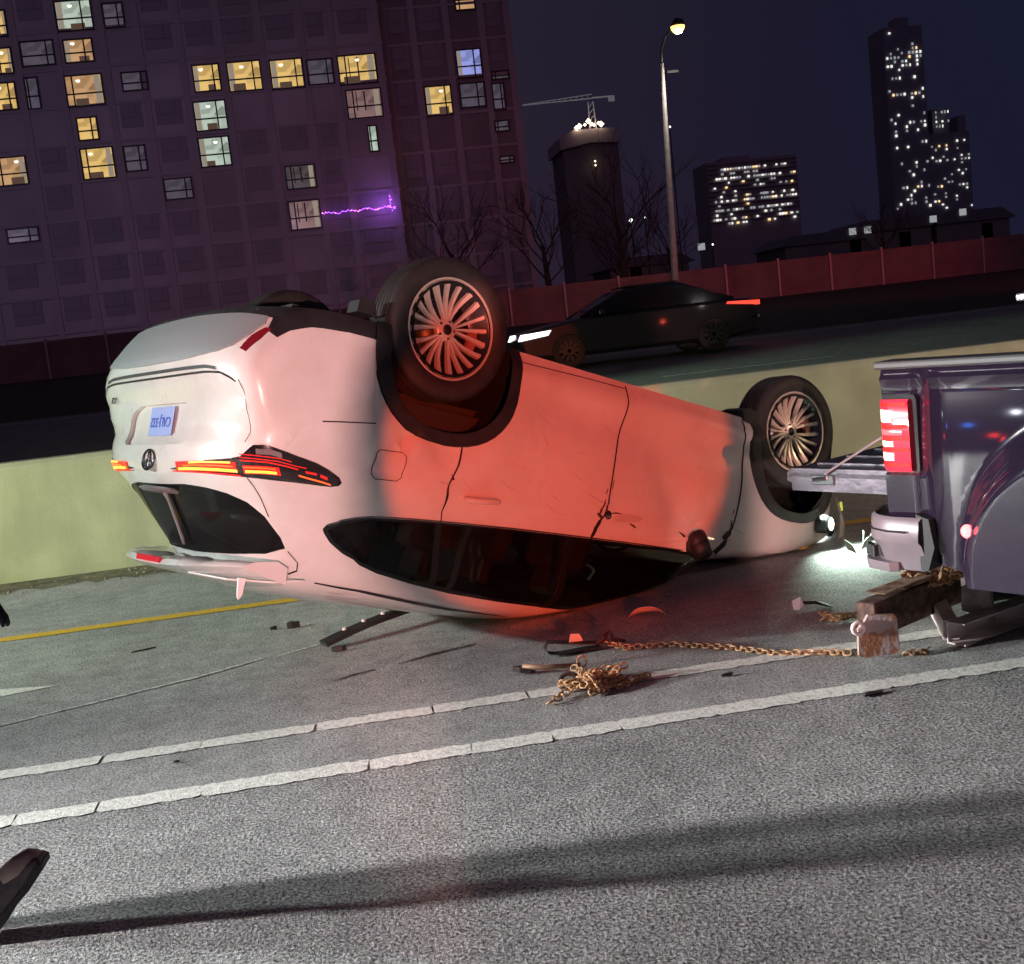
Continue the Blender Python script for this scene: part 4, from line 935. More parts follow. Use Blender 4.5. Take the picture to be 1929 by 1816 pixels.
# torn front bumper skin hanging off the nose
bs = MB(); rows = []
for i in range(9):
    t = i/8; rows.append([(3.36+.20*t, .93-.10*t*t, .55+.02*i), (3.40+.20*t, .95-.10*t*t, .66+.02*i), (3.44+.16*t, .93-.10*t*t, .78+.01*i), (3.45+.10*t, .90-.1*t*t, .90-.01*i)])
V = [Vector(p) for r_ in rows for p in r_]; F = [(4*i+k, 4*i+k+1, 4*i+5+k, 4*i+4+k) for i in range(8) for k in range(3)]
bp_ = MB().add(V, F).add([v+Vector((-.004, -.012, 0)) for v in V], F).out('front_bumper', M_white, CAR, smooth=True)
bp_.modifiers.new('s', 'SOLIDIFY').thickness = .004 if False else .003
MB().tube([(3.30, .90, .72), (3.42, .86, .80), (3.50, .80, .72)], .03, 8).out('bumper_bracket', M_black, CAR, smooth=True)
MB().tube([(3.46, .90, .58), (3.56, .84, .62)], .008, 6).out('glint_strip', mat('yellow_glint', (.8, .75, .2), .3, emit=(.7, .7, .1), es=.8), CAR)  # emissive rod paints a yellow glint at the nose
# cabin seen through the glass
M_seat = mat('seat_cloth', (.55, .46, .38), .9, noise=.2, nscale=8); M_cab = mat('cabin_dark', (.035, .032, .036), .9)
cab = MB(); cab.box((.8, 0, .60), (3.0, 1.5, .10)).box((.8, .80, .85), (3.0, .05, .5)).box((.8, -.80, .85), (3.0, .05, .5)).box((-.62, 0, .85), (.08, 1.4, .5)).box((2.05, 0, .9), (.3, 1.4, .4))
cab.out('cabin', M_cab, CAR)
for x in (.02, .45, 1.42):
    for y in (.38, -.38):
        st_ = MB(); Mx = Matrix.Rotation(-.22, 4, 'Y'); st_.box((x, y, 1.02), (.13, .48, .62), Mx, .05).box((x-.08, y, 1.40), (.09, .26, .17), Mx, .035).box((x+.25, y, .74), (.5, .48, .14), None, .04)
        for q in (-.05, .05): st_.tube([(x-.06, y+q, 1.28), (x-.08, y+q, 1.36)], .007, 6)
        st_.out('seat', M_seat, CAR, smooth=False)
sw_ = MB().lathe([(.17, -.012), (.185, 0), (.17, .012), (.16, 0), (.17, -.012)], 28, 'y', (0, 0, 0)).out('steering_wheel', M_black, CAR, smooth=True); sw_.location = (1.82, .40, .98); sw_.rotation_euler = (0, 0, PI/2-.3)
# ================= pickup tow truck =================
M_tpaint = mat('silver_blue_paint', (.018, .012, .026), .06, metal=.0, coat=1.0, noise=.2, nscale=1.5)
M_tcap = mat('bed_cap_grey', (.06, .057, .062), .5); M_bedin = mat('bed_liner', (.05, .045, .045), .7, noise=.5, nscale=12)
M_tgs = mat('tailgate_steel', (.12, .11, .135), .38, metal=.5, noise=.25, nscale=9, bump=.2, bscale=30)
M_bump = mat('bumper_steel', (.24, .205, .23), .42, metal=.2, noise=.12, nscale=6)
M_tl = mat('truck_lamp_red', (.75, .03, .06), .12, coat=1, emit=(.85, .02, .05), es=.8)
M_tlh = mat('truck_lamp_hot', (1, .7, .6), .2, emit=(1.0, .36, .26), es=1.9); M_tlb = mat('truck_lamp_back', (.9, .1, .1), .2, emit=(1, .14, .16), es=1.1)
TK = thing('pickup_truck', 'dark silver pickup with lowered tailgate and lit red tail light at the right edge', 'pickup truck', (2.2167, 4.7786, 0), (0, 0, -1.04032))
sd = MB()
# right flank of the bed: profile (z, outward), swept along x; the dual-wheel fender swells out toward the front
zs = [.47, .52, .60, .72, .84, .96, 1.08, 1.20, 1.27, 1.305, 1.33]
def flank_y(x, z):
    b = -.020*math.sin(PI*min(1, max(0, (z-.45)/.9)))
    rr = math.hypot((x-1.08)/.74, (z-.52)/.66)
    fl = .22*(1-sst(.80, 1.02, rr)) if z < 1.22 else 0
    b2 = .016*g(z-1.29, .02)+.010*g(x-.235, .02)*sst(.3, .6, z)-.012*g(x-.19, .02)
    return b-fl-b2
V = []; F = []; nx = 90
for i in range(nx+1):
    x = 0+2.35*i/nx
    for z in zs2 if False else [(.47+(1.335-.47)*k/40) for k in range(41)]:
        xx = x; 
        lampcut = (x < .16 and .885 < z < 1.215)
        zz = z
        if z < .56 and x < .34: zz = max(z, .56-(.56-.47)*x/.34)      # lower edge rises toward the tail
        V.append((xx, flank_y(x, z)+(.03 if lampcut else 0), zz))
F = [(i*41+k, i*41+k+1, (i+1)*41+k+1, (i+1)*41+k) for i in range(nx) for k in range(40)]
sd.add(V, F)
# rear post of the bed side and inner wall
sd.prism([(0, .0), (0, .075), (2.35, .075), (2.35, .06), (.02, .03)], 'z', .56, 1.33)
flank = sd.out('bed_side', M_tpaint, TK, auto=40)
def flip(src, name, m, dy):   # far side, mirrored about the truck's centre line y = dy
    V = [(v.co.x, 2*dy-v.co.y, v.co.z) for v in src.data.vertices]; F = [tuple(p.vertices)[::-1] for p in src.data.polygons]
    return mesh(name, V, F, m, TK, smooth=False)
flip(flank, 'bed_side', M_tpaint, .93)
MB().box((1.17, .035, 1.352), (2.37, .15, .035), None, .010).out('bed_cap', M_tcap, TK)
MB().box((1.17, 1.825, 1.352), (2.37, .15, .035), None, .010).out('bed_cap', M_tcap, TK)
MB().box((1.2, .93, .83), (2.35, 1.70, .04)).box((1.3, .18, .98), (1.0, .25, .28), None, .03).box((1.3, 1.68, .98), (1.0, .25, .28), None, .03).out('bed_floor', M_bedin, TK)
tb = MB().box((.98, .93, 1.47), (.62, 1.95, .20), None, .02).box((.98, .93, 1.585), (.66, 1.97, .03), None, .008).box((1.05, .93, 1.23), (.45, 1.6, .30)); tb.out('tool_box', mat('checker_plate', (.52, .52, .56), .3, metal=.8, bump=.5, bscale=26), TK)
# lowered tailgate: recessed inner skin, framed ends with latch
tgm = MB().box((-.29, .93, .895), (.56, 1.52, .05), None, .015).prism([(-.57, .865), (-.565, .905), (-.54, .925), (-.02, .925), (.0, .90), (-.03, .84), (-.30, .825), (-.48, .835)], 'y', .17, .205).prism([(-.57, .865), (-.565, .905), (-.54, .925), (-.02, .925), (.0, .90), (-.03, .84), (-.30, .825), (-.48, .835)], 'y', 1.655, 1.69)
tgm.box((-.29, .93, .845), (.54, 1.48, .06))
for k in range(6): tgm.box((-.29, .35+k*.23, .922), (.44, .05, .010))
tgo = tgm.out('tailgate', M_tgs, TK)
tgo.location = (0, -.15, -.035)
lt = MB().box((-.36, .166, .875), (.12, .012, .045), None, .004).tube([(-.41, .160, .875), (-.33, .158, .885)], .010, 8); lt.out('latch', M_chrome, tgo)
MB().tube([(-.34, .155, .905), (.02, .165, 1.10)], .006, 6).out('tailgate_cable', mat('cable_steel', (.45, .38, .40), .4, metal=.6), tgo)
# tail lamp wraps the rear corner
def lampskin(x0, x1, z0, z1, off, n=8, wrap=.05):
    P = []
    for i in range(n+1):
        t = i/n; x = -wrap+(x1+wrap)*t
        y = -off-.004-.012*sst(-wrap, .05, x)+(.075*max(0, (.02-x)/(.02+wrap))**2)
        P.append((x, y))
    V = [(x, y, z) for x, y in P for z in (z0+.0, z0+.012, z1-.012, z1)]; 
    V = [(a, b+(.008 if c in (z0, z1) else 0), c) for a, b, c in V]
    return V, [(4*i+k, 4*i+k+1, 4*i+5+k, 4*i+4+k) for i in range(n) for k in range(3)]
lm = MB(); lm.add(*lampskin(0, .135, .895, 1.205, .012)); lm.prism([(-.045, .06), (.135, .0), (.135, .06)], 'z', .896, 1.204); lamp = lm.out('tail_light', M_tl, TK, auto=40)
MB().prism([(.0, .87), (.02, .872), (.155, .885), (.162, .90), (.165, 1.20), (.155, 1.222), (.02, 1.24), (.0, 1.24)], 'y', -.008, .02).out('lamp_bezel', mat('gloss_black', (.015, .013, .018), .15, coat=1), TK)
lm.V = []; 
for z0, z1, mm_, nm in ((1.10, 1.17, M_tlh, 'bulb_glow'), (1.045, 1.085, M_tlb, 'reverse_lens'), (.995, 1.035, M_tlh, 'bulb_glow'), (.935, .985, M_tlh, 'bulb_glow')):
    q = MB(); V, F = lampskin(0, .055 if mm_ is M_tlh else .10, z0, z1, .0145); q.add(V, F); q.out(nm, mm_, lamp, smooth=True)
for z in (1.185, 1.09, 1.04, .99, .925): q = MB(); V, F = lampskin(0, .13, z-.003, z+.003, .0155); q.add(V, F).out('lens_rib', M_litr, lamp)
# bumper with corner step
bm_ = MB(); P = []
for i in range(11):
    a = i/10*PI/2; P.append((-.16+.20*(1-math.cos(a))*1.0-.0, .20-.27*math.sin(a)))
P += [(.06, -.07), (.18, -.065)]
rows = [(.705, .01), (.69, -.005), (.60, -.012), (.585, .0), (.50, .02), (.47, .03)]
V = [(x+dx*.6, y+dx, z) for x, y in P for z, dx in rows]; n6 = len(rows)
F = [(n6*i+k, n6*i+k+1, n6*i+n6+1+k, n6*i+n6+k) for i in range(len(P)-1) for k in range(n6-1)]
bm_.add(V, F).prism([(-.16, .20), (.18, .20), (.18, -.04), (.02, -.03), (-.10, .05)], 'z', .48, .69).box((-.10, .93, .59), (.13, 1.5, .20), None, .02)
bmo = bm_.out('bumper', M_bump, TK, auto=45)
V = [(2*0+x, 1.86-y, z) for x, y, z in [tuple(v) for v in V]]; MB().add(V, F).out('bumper', M_bump, TK, auto=45)
st_ = MB().prism([(-.19, .26), (-.185, .06), (-.10, -.045), (.03, -.085), (.06, -.06), (.0, .24)], 'z', .465, .505); st_.out('corner_step', M_bump, bmo, auto=30)
q = MB()
for k in range(3): q.box((-.125+.032*k, .0-.024*k, .545), (.012, .03, .05))
q.out('step_slot', M_black, bmo)
MB().tube([(-.168, .18, .645), (-.135, .04, .645), (-.07, -.045, .645), (.03, -.085, .645), (.12, -.088, .645)], .005, 6).out('bumper_groove', M_black, bmo)
MB().prism([(.165, .47), (.20, .48), (.235, .58), (.215, .70), (.155, .72), (.165, .60)], 'y', -.055, .10).out('bumper_filler', M_black, TK)
MB().lathe([(0, -.022), (.018, -.020), (.026, -.008), (.028, 0)], 18, 'y', (.49, flank_y(.49, .70)-.002, .70)).out('side_marker', mat('marker_red', (1, .1, .1), .2, emit=(1.0, .10, .10), es=7), TK, smooth=True)
point('side_marker_glow', tuple(Matrix.Rotation(-1.04032, 4, 'Z') @ Vector((.485, flank_y(.49, .70)-.07, .70))+Vector((2.2167, 4.7786, 0))), .25, (1, .08, .1), .02)
# dual rear wheels, front of the truck (out of frame)
for y in (-.10, .14, 1.70, 1.94):
    w_ = MB().lathe([(.21, -.10), (.30, -.11), (.37, -.10), (.39, -.07), (.39, .07), (.37, .10), (.30, .11), (.21, .10)], 40, 'y', (1.08, y, .39)).out('tyre', M_rubber, TK, auto=40)
    MB().lathe([(.0, -.04), (.12, -.04), (.21, -.09), (.21, .09), (.0, .05)], 28, 'y', (1.08, y, .39)).out('rim', M_alloy, w_, auto=40)
for y in (.02, 1.84):
    w_ = MB().lathe([(.21, -.12), (.36, -.12), (.39, -.08), (.39, .08), (.36, .12), (.21, .12)], 40, 'y', (4.95, y, .39)).out('tyre', M_rubber, TK, auto=40)
    MB().lathe([(.0, -.06), (.12, -.06), (.21, -.10), (.21, .10), (.0, .05)], 28, 'y', (4.95, y, .39)).out('rim', M_alloy, w_, auto=40)
cabm = MB(); rowsc = [(2.42, .02, .50, 1.36), (4.35, .0, .50, 1.34), (4.6, .0, .55, 1.30), (5.6, .06, .60, 1.18), (5.85, .20, .60, 1.0)]
V = []; 
for x, i_, z0, z1 in rowsc: V += [(x, i_, z0), (x, i_-.0, (z0+z1)/2), (x, i_+.04, z1), (x, 1.86-i_-.04, z1), (x, 1.86-i_, (z0+z1)/2), (x, 1.86-i_, z0)]
F = [(6*i+k, 6*i+(k+1) % 6, 6*i+6+(k+1) % 6, 6*i+6+k) for i in range(4) for k in range(6)]+[tuple(range(6)), tuple(range(24, 30))]
cabm.add(V, F).out('cab_lower', M_tpaint, TK, auto=30)
cabm = MB(); V = [(2.48, .06, 1.36), (4.30, .06, 1.36), (3.75, .22, 1.86), (2.62, .20, 1.88), (2.48, 1.80, 1.36), (4.30, 1.80, 1.36), (3.75, 1.64, 1.86), (2.62, 1.66, 1.88)]
cabm.add(V, [(0, 1, 2, 3), (4, 7, 6, 5), (1, 5, 6, 2), (0, 3, 7, 4), (3, 2, 6, 7)]).out('cab_window', M_dark, TK)
MB().box((3.2, .93, 1.885), (1.15, 1.46, .03), None, .01).out('cab_roof', M_tpaint, TK)
MB().box((1.8, .55, .52), (4.2, .09, .14)).box((1.8, 1.31, .52), (4.2, .09, .14)).tube([(1.08, -.05, .39), (1.08, 1.9, .39)], .06, 8).out('chassis', M_darkm, TK)

# wheel-lift steelwork under the truck's tail
M_rust = mat('rusty_steel', (.42, .22, .12), .75, metal=.15, noise=.55, nscale=16, ncol=(.60, .42, .34), bump=.4, bscale=50)
M_rustd = mat('dark_rust', (.13, .075, .06), .85, noise=.5, nscale=22, bump=.4, bscale=60)
M_zinc = mat('steel_pink_lit', (.80, .70, .70), .5, metal=.0, noise=.2, nscale=10)  # pink-white tone carries the fill light that misses these parts
WL = thing('wheel_lift', 'rusty wheel lift beam with steel cross channel lying low behind the pickup', 'tow equipment', (0, 0, 0))
A = Vector((2.24, 5.06, .0)); B = Vector((2.80, 5.40, .10)); D = (B-A).normalized(); ang = math.atan2(D.y, D.x)
Mb = Matrix.Rotation(ang, 4, 'Z')
bmv = MB().box(A+D*.44+Vector((0, 0, .110)), (1.04, .10, .165), Mb, .008); bmv.out('beam', M_rustd, WL)
cov = MB().box(A+D*.56+Vector((0, 0, .201)), (1.10, .105, .006), Mb, .002).box(A+D*.36+Vector((0, 0, .216)), (.30, .075, .022), Mb, .006).box(A+D*.78+Vector((.0, 0, .235)), (.26, .09, .05), Mb, .01); cov.out('beam_cover', M_rust, WL)
hp_ = MB().prism([(-.085, .03), (-.080, .155), (-.05, .185), (-.03, .215), (.09, .205), (.10, .185), (.105, .035), (.08, .02), (-.06, .02)], 'y', -.012, .012); V_ = [Mb @ v for v in hp_.V]; hp_.V = [Matrix.Rotation(-.12, 4, 'Z') @ v+Vector((2.185, 4.965, 0)) for v in [Vector((v.x, v.y, v.z)) for v in hp_.V]]
hp_.out('end_plate', mat('scraped_plate_pink_lit', (.80, .62, .60), .55, noise=.2, nscale=11, ncol=(.50, .22, .12), bump=.5, bscale=60, nedge=(.45, .55)), WL)  # plate's pink tone is painted light; brown patches are rust
hk = MB().tube([(2.10+.028*math.cos(a*PI/5), 4.95, .165+.028*math.sin(a*PI/5)) for a in range(10)], .010, 8, closed=True); hk.out('hook_ring', M_zinc, WL, smooth=True)
C0 = Vector((2.70, 5.30, .09)); C1 = Vector((2.60, 4.98, .05)); C2 = Vector((3.55, 5.42, .06))
def chan(a, b, w, h, name, m):
    d = (b-a).normalized(); L = (b-a).length; M_ = Matrix.Rotation(math.atan2(d.y, d.x), 4, 'Z') @ Matrix.Rotation(-math.asin(d.z), 4, 'Y'); c = (a+b)/2; s = MB()
    s.box(c+Vector((0, 0, h/2)), (L, w, .008), M_).box(c+Vector((0, 0, -h/2)), (L, w, .008), M_); s.box(c+M_ @ Vector((0, w/2-.004, 0)), (L, .008, h-.01), M_)
    return s.out(name, m, WL)
chan(C1+Vector((-.02, .0, .01)), C2, .10, .10, 'cross_channel', M_zinc)
chan(Vector((2.58, 5.02, .07)), Vector((2.72, 5.47, .12)), .07, .09, 'side_channel', M_zinc)
bx = MB(); V = [(2.66, 5.05, .26), (2.80, 5.08, .29), (2.92, 5.26, .29), (2.78, 5.28, .27), (2.68, 5.10, .13), (2.86, 5.12, .05), (2.96, 5.30, .06), (2.80, 5.30, .13)]
bx.add(V, [(0, 1, 2, 3), (0, 4, 5, 1), (4, 7, 6, 5), (1, 5, 6, 2), (0, 3, 7, 4), (3, 2, 6, 7)]); bx.out('gusset_box', mat('grimy_plate', (.40, .33, .32), .6, noise=.3, nscale=10), WL)
MB().box((3.10, 5.52, .22), (.42, .3, .30)).box((2.86, 5.50, .20), (.24, .2, .22)).out('lift_frame', M_darkm, WL)
q = MB()
for x in (2.66, 2.71): q.tube([(x+.05, 5.24, .45), (x+.01, 5.22, .34), (x-.04, 5.20, .25)], .007, 6)
q.out('tie_rods', M_rust, WL, smooth=True)

# ================= chains and recovery gear =================
M_chain = mat('rusty_chain', (.66, .33, .15), .7, metal=.1, noise=.5, nscale=60, ncol=(.80, .50, .28)); M_chaind = mat('dark_chain', (.07, .05, .045), .6, metal=.4, noise=.4, nscale=60)
def chain(name, label, pts, m, pitch=.030, wire=.0046, parent=None, group=None, jit=0.0, seed=1, L=.046, W=.030, dark=None):
    rnd = random.Random(seed); P = [Vector(p) for p in pts]; seg = [(a-b).length for a, b in zip(P, P[1:])]; tot = sum(seg); n = int(tot/pitch)
    mb_ = MB(); acc = 0
    def at(s):
        for k, l in enumerate(seg):
            if s <= l or k == len(seg)-1: return P[k].lerp(P[k+1], min(1, s/l)), (P[k+1]-P[k]).normalized()
            s -= l
    for i in range(n):
        p, d = at((i+.5)*pitch); p = p+Vector((rnd.uniform(-jit, jit), rnd.uniform(-jit, jit), abs(rnd.uniform(0, jit))*.8))
        d = (d+Vector((rnd.uniform(-1, 1), rnd.uniform(-1, 1), rnd.uniform(-.5, .5)))*(.15+jit*22)).normalized()
        q_ = d.to_track_quat('X', 'Z').to_matrix().to_4x4() @ Matrix.Rotation((PI/4 if i % 2 else -PI/4)+rnd.uniform(-.3, .3), 4, 'X')
        ring = []
        for k in range(12):
            a = k*PI/6; x = (L/2-W/2)*(1 if math.cos(a) > 0 else -1)+math.cos(a)*W/2*.8; y = math.sin(a)*W/2
            v = p+q_ @ Vector((x, y, 0)); ring.append(Vector((v.x, v.y, max(v.z, wire+.003))))
        mb_.tube(ring, wire, 6, closed=True)
    o = mb_.out(name, m, parent, smooth=True)
    if parent is None: tag(o, label, 'chain', group)
    return o
GC = 'rusty tow chains on the road'
chain('chain', 'long rusty chain stretched straight across the road to the lift beam', [(1.10, 5.84, .02), (1.17, 5.70, .02), (1.28, 5.68, .016), (1.39, 5.66, .014), (1.65, 5.44, .014), (1.80, 5.25, .014), (1.99, 5.16, .014), (2.12, 5.05, .02)], M_chain, group=GC)
rnd = random.Random(9); pl = [(.66, 5.02, .012), (.72, 5.06, .02), (.80, 5.13, .02)]
for k in range(44): pl.append((.92+rnd.gauss(0, .075)+.0*k, 5.17+rnd.gauss(0, .055), .012+abs(rnd.gauss(0, .028))))
pl += [(.86, 5.30, .02), (.88, 5.42, .02), (.84, 5.47, .02)]
chain('chain', 'heaped rusty chain piled in a tangle on the nearer white lane line', pl, M_chain, jit=.010, seed=4, group=GC, pitch=.032)
pl = [(2.24, 5.78, .02)]
for k in range(8): pl.append((2.30+rnd.gauss(0, .05), 5.66+rnd.gauss(0, .04), .012+abs(rnd.gauss(0, .02))))
pl.append((2.50, 5.62, .015)); pl.append((2.62, 5.66, .015))
chain('chain', 'small brown clump of chain between the car and the pickup', pl, M_chain, jit=.008, seed=6, group=GC)
pl = [(2.50, 5.20, .21), (2.56, 5.22, .22)]
for k in range(16): pl.append((2.66+rnd.gauss(0, .07), 5.26+rnd.gauss(0, .04), .235+abs(rnd.gauss(0, .028))))
pl += [(2.78, 5.22, .32), (2.84, 5.24, .42)]
chain('chain', 'heavy chain bundled on top of the lift beam under the pickup', pl, M_chain, jit=.012, seed=8, group=GC, L=.062, W=.040, wire=.0062, pitch=.040)
chain('chain', 'short chain tail trailing right of the scraped lift plate', [(2.30, 4.93, .02), (2.40, 4.93, .016), (2.44, 4.98, .016)], M_chain, group=GC, seed=12)
# long-handled bar with a fork end
tb = thing('tow_hook_bar', 'long brown steel bar with a flat dark hook end beside the chain heap', 'tow bar', (0, 0, 0))
MB().tube([(.62, 5.555, .040), (.72, 5.52, .032), (.90, 5.49, .026)], [.016, .013, .011], 8).out('bar', mat('brown_steel', (.36, .20, .14), .6, metal=.3, noise=.3, nscale=20), tb, smooth=True)
MB().prism([(-.055, 0), (-.02, .020), (.05, .014), (.06, 0), (.04, -.014), (-.015, -.016)], 'z', .012, .040).out('hook', M_chaind, tb); hk_ = [c for c in tb.children if c.name.startswith('hook')][0]; hk_.location = (.62, 5.555, .0); hk_.rotation_euler = (0, .12, -.3)
MB().tube([(.905+.022*math.cos(a*PI/6), 5.49, .042+.030*math.sin(a*PI/6)) for a in range(12)], .005, 6, closed=True).out('ring', M_chain, tb, smooth=True)
hk = MB().tube([(.79+.045*math.cos(a), 5.215+.02*math.sin(a), .035+.034*math.sin(a)) for a in [PI*.05+i*.42 for i in range(13)]], [.004]+[.011]*11+[.006], 8)
tag(hk.out('grab_hook', M_rustd, None, smooth=True), 'dark curled grab hook at the left side of the chain heap', 'hook')
# black strap loop with white tag
ss = thing('tow_strap', 'black looped strap with a white label lying left of the long chain', 'strap', (0, 0, 0))
V = []; P = [(1.06, 5.80, .012), (.96, 5.80, .014), (.85, 5.78, .012), (.79, 5.80, .016), (.775, 5.84, .035), (.80, 5.86, .060), (.88, 5.85, .048), (.97, 5.83, .036), (1.08, 5.83, .024)]
for x, y, z in P: V += [(x, y-.028, z), (x, y+.028, z), (x, y+.028, z+.005), (x, y-.028, z+.005)]
F = [(4*i+k, 4*i+(k+1) % 4, 4*i+4+(k+1) % 4, 4*i+4+k) for i in range(len(P)-1) for k in range(4)]+[(0, 1, 2, 3), tuple(4*(len(P)-1)+k for k in (0, 3, 2, 1))]
MB().add(V, F).out('webbing', mat('black_webbing', (.03, .032, .036), .45, noise=.2, nscale=60), ss, auto=60)
MB().prism([(0, 0), (.075, 0), (.060, .040), (.012, .045)], 'y', 0, .004).out('label_tag', mat('label_white', (.8, .8, .8), .5), ss).location = (.905, 5.83, .05)
MB().tube([(1.04, 5.82, .02), (1.10, 5.84, .05), (1.13, 5.86, .075), (1.14, 5.84, .03), (1.20, 5.82, .02)], [.010, .016, .006, .012, .008], 8).out('shackle', M_chaind, ss, smooth=True)

# ================= debris =================
rp = thing('broken_roof_rail', 'long flat black roof rail torn off and propped on the road beneath the car', 'car part', (0, 0, 0))
a = Vector((-.39, 6.62, .02)); b_ = Vector((.19, 7.02, .07)); d = (b_-a).normalized(); n_ = Vector((-d.y, d.x, 0))
P = [a.lerp(b_, t/10) for t in range(11)]; V = []
for i, p in enumerate(P):
    w = .050 if i < 8 else .042; z = .018*math.sin(PI*i/10); V += [p-n_*w+Vector((0, 0, z)), p+n_*w*.6+Vector((0, 0, z+.012)), p+n_*w*.6+Vector((0, 0, z+.030)), p-n_*w*.8+Vector((0, 0, z+.022))]
MB().add(V, [(4*i+k, 4*i+(k+1) % 4, 4*i+4+(k+1) % 4, 4*i+4+k) for i in range(10) for k in range(4)]+[(0, 1, 2, 3), (40, 43, 42, 41)]).out('rail', M_black, rp, auto=40)
m_ = MB()
for t in (.22, .42, .62): m_.lathe([(0, .016), (.010, .014), (.013, .0)], 10, 'z', a.lerp(b_, t)+Vector((0, 0, .038+.012*math.sin(PI*t))))
m_.out('clips', mat('clip_white', (.7, .7, .7), .4), rp)
MB().prism([(0, 0), (.05, .018), (.085, .005), (.06, -.012), (.02, -.016)], 'z', .004, .03).out('foot', M_black, rp).location = (-.34, 6.53, 0)
mc = MB(); V = []; n = 12
for i in range(n+1):
    t = -1+2*i/n
    for k in range(5):
        h = k/4; V.append((.105*t*(1-.15*h), .035*h+.02*t*t-.02, .008+.058*(1-t*t)**.7*math.sin(PI*.5*(1-h*.75))+.0))
F = [(5*i+k, 5*i+k+1, 5*i+6+k, 5*i+5+k) for i in range(n) for k in range(4)]
mcap = mc.add(V, F).out('mirror_cap', mat('cap_paint', (.80, .74, .72), .3, coat=.8), None, smooth=True); mcap.location = (1.44, 6.30, 0); mcap.rotation_euler = (0, 0, -.35)
md = mcap.modifiers.new('thick', 'SOLIDIFY'); md.thickness = .005
tag(mcap, 'broken white mirror cap arched on the road under the crushed windshield', 'mirror cap')
def shard(name, label, pts, h, loc, rz, m, tilt=0.0, cat='fragment', group=None):
    o = MB().prism(pts, 'z', .004, h).out(name, m, None); o.location = loc; o.rotation_euler = (tilt, 0, rz); tag(o, label, cat, group); return o
GD = 'broken plastic pieces on the road'
shard('plastic_fragment', 'small black L-shaped plastic piece standing on the road beyond the torn roof rail', [(-.03, 0), (.0, .035), (.018, .03), (.012, .008), (.05, -.004), (.0, -.014)], .042, (-.60, 7.26, 0), .2, M_black, group=GD)
shard('plastic_fragment', 'tiny black plastic chip left of the L-shaped piece', [(-.02, 0), (.01, .014), (.028, .0), (.0, -.012)], .02, (-.72, 7.30, 0), .6, M_black, group=GD)
shard('plastic_fragment', 'thin black sliver of plastic alone on the road near the yellow line', [(-.07, -.008), (.0, .006), (.075, .012), (.02, -.006)], .012, (-1.50, 7.22, 0), .25, M_black, group=GD)
shard('plastic_fragment', 'small dark chip between the two white lane lines, right of centre', [(-.03, 0), (.0, .01), (.03, .004), (.01, -.012)], .016, (1.50, 5.05, 0), .2, M_black, group=GD)
shard('plastic_fragment', 'flat dark piece at the right of the nearer white line', [(-.05, -.01), (-.02, .016), (.06, .012), (.03, -.014)], .012, (1.96, 4.52, 0), .2, M_black, group=GD)
shard('plastic_fragment', 'tiny dark chip between the two white lines near the left', [(-.012, 0), (.0, .008), (.014, .0), (.0, -.008)], .012, (-.98, 5.02, 0), .2, M_black, group=GD)
pf = thing('crumpled_panel', 'pale crumpled sheet corner with a black flap on the road beside the small chain clump', 'debris', (2.21, 5.98, 0), (0, 0, -.25))
MB().add([(-.03, 0, .004), (.0, -.02, .010), (.012, .0, .075), (-.035, .02, .05), (.01, .04, .03), (.03, .0, .02)], [(0, 1, 2, 3), (1, 5, 2), (2, 4, 3), (0, 3, 4)]).out('sheet', mat('pale_sheet', (.55, .55, .62), .4), pf)
MB().add([(.012, .0, .05), (.18, -.03, .006), (.17, .06, .008), (.0, .05, .02), (.09, .0, .045)], [(0, 1, 4), (1, 2, 4), (2, 3, 4), (3, 0, 4)]).out('flap', M_black, pf)
M_crumb = mat('safety_glass', (.5, .55, .52), .1, spec=.9); rnd = random.Random(17); cm = MB()
for k in range(520):
    if rnd.random() < .6: x = rnd.gauss(.9, 1.0); y = rnd.gauss(5.9, .45)
    else: x = rnd.uniform(-2.5, 3.2); y = rnd.uniform(4.0, 9.8)
    s = rnd.uniform(.0010, .0030); cm.box((x, y, s), (s*2, s*1.6, s*1.5), Matrix.Rotation(rnd.uniform(0, 3), 4, 'Z'))
structure(cm.out('glass_crumbs', M_crumb, None), 'stuff')

# ================= passing car on the far road =================
M_dcar = mat('dark_car_paint', (.020, .020, .024), .35, coat=.5); M_dglass = mat('dark_car_glass', (.010, .010, .014), .08)
M_farrim = mat('dull_rim', (.09, .08, .08), .5, metal=.5)
PC = thing('passing_car', 'dark car passing on the far road with white headlight and red tail light', 'car', (5.50, 23.0, .865))
def side_body(name, top, bot, hw, m, parent, n=5):
    "closed shell from a side outline: rows across the width with rounded shoulders"
    V = []; k = len(top)
    for (x, z) in top+bot[::-1]: pass
    pts = top+bot[::-1]; N = len(pts); mb_ = MB(); R = [(-1.0, .80), (-.93, .95), (-.75, 1.0), (.75, 1.0), (.93, .95), (1.0, .80)]
    cx = sum(p[0] for p in pts)/N; cz = sum(p[1] for p in pts)/N; V = []
    for yy, s in R:
        for x, z in pts: V.append((cx+(x-cx)*(s*.06+.94), yy*hw, cz+(z-cz)*s))
    F = [tuple(range(N)), tuple(range(5*N, 6*N))]+[(r*N+i, r*N+(i+1) % N, (r+1)*N+(i+1) % N, (r+1)*N+i) for r in range(5) for i in range(N)]
    return mb_.add(V, F).out(name, m, parent, auto=35)
side_body('body', [(-2.32, .42), (-2.34, .62), (-2.20, .76), (-1.5, .88), (-1.1, .93), (1.6, .98), (2.2, .96), (2.34, .82), (2.36, .5)], [(-2.30, .24), (-1.8, .20), (1.8, .20), (2.34, .28)], .89, M_dcar, PC)
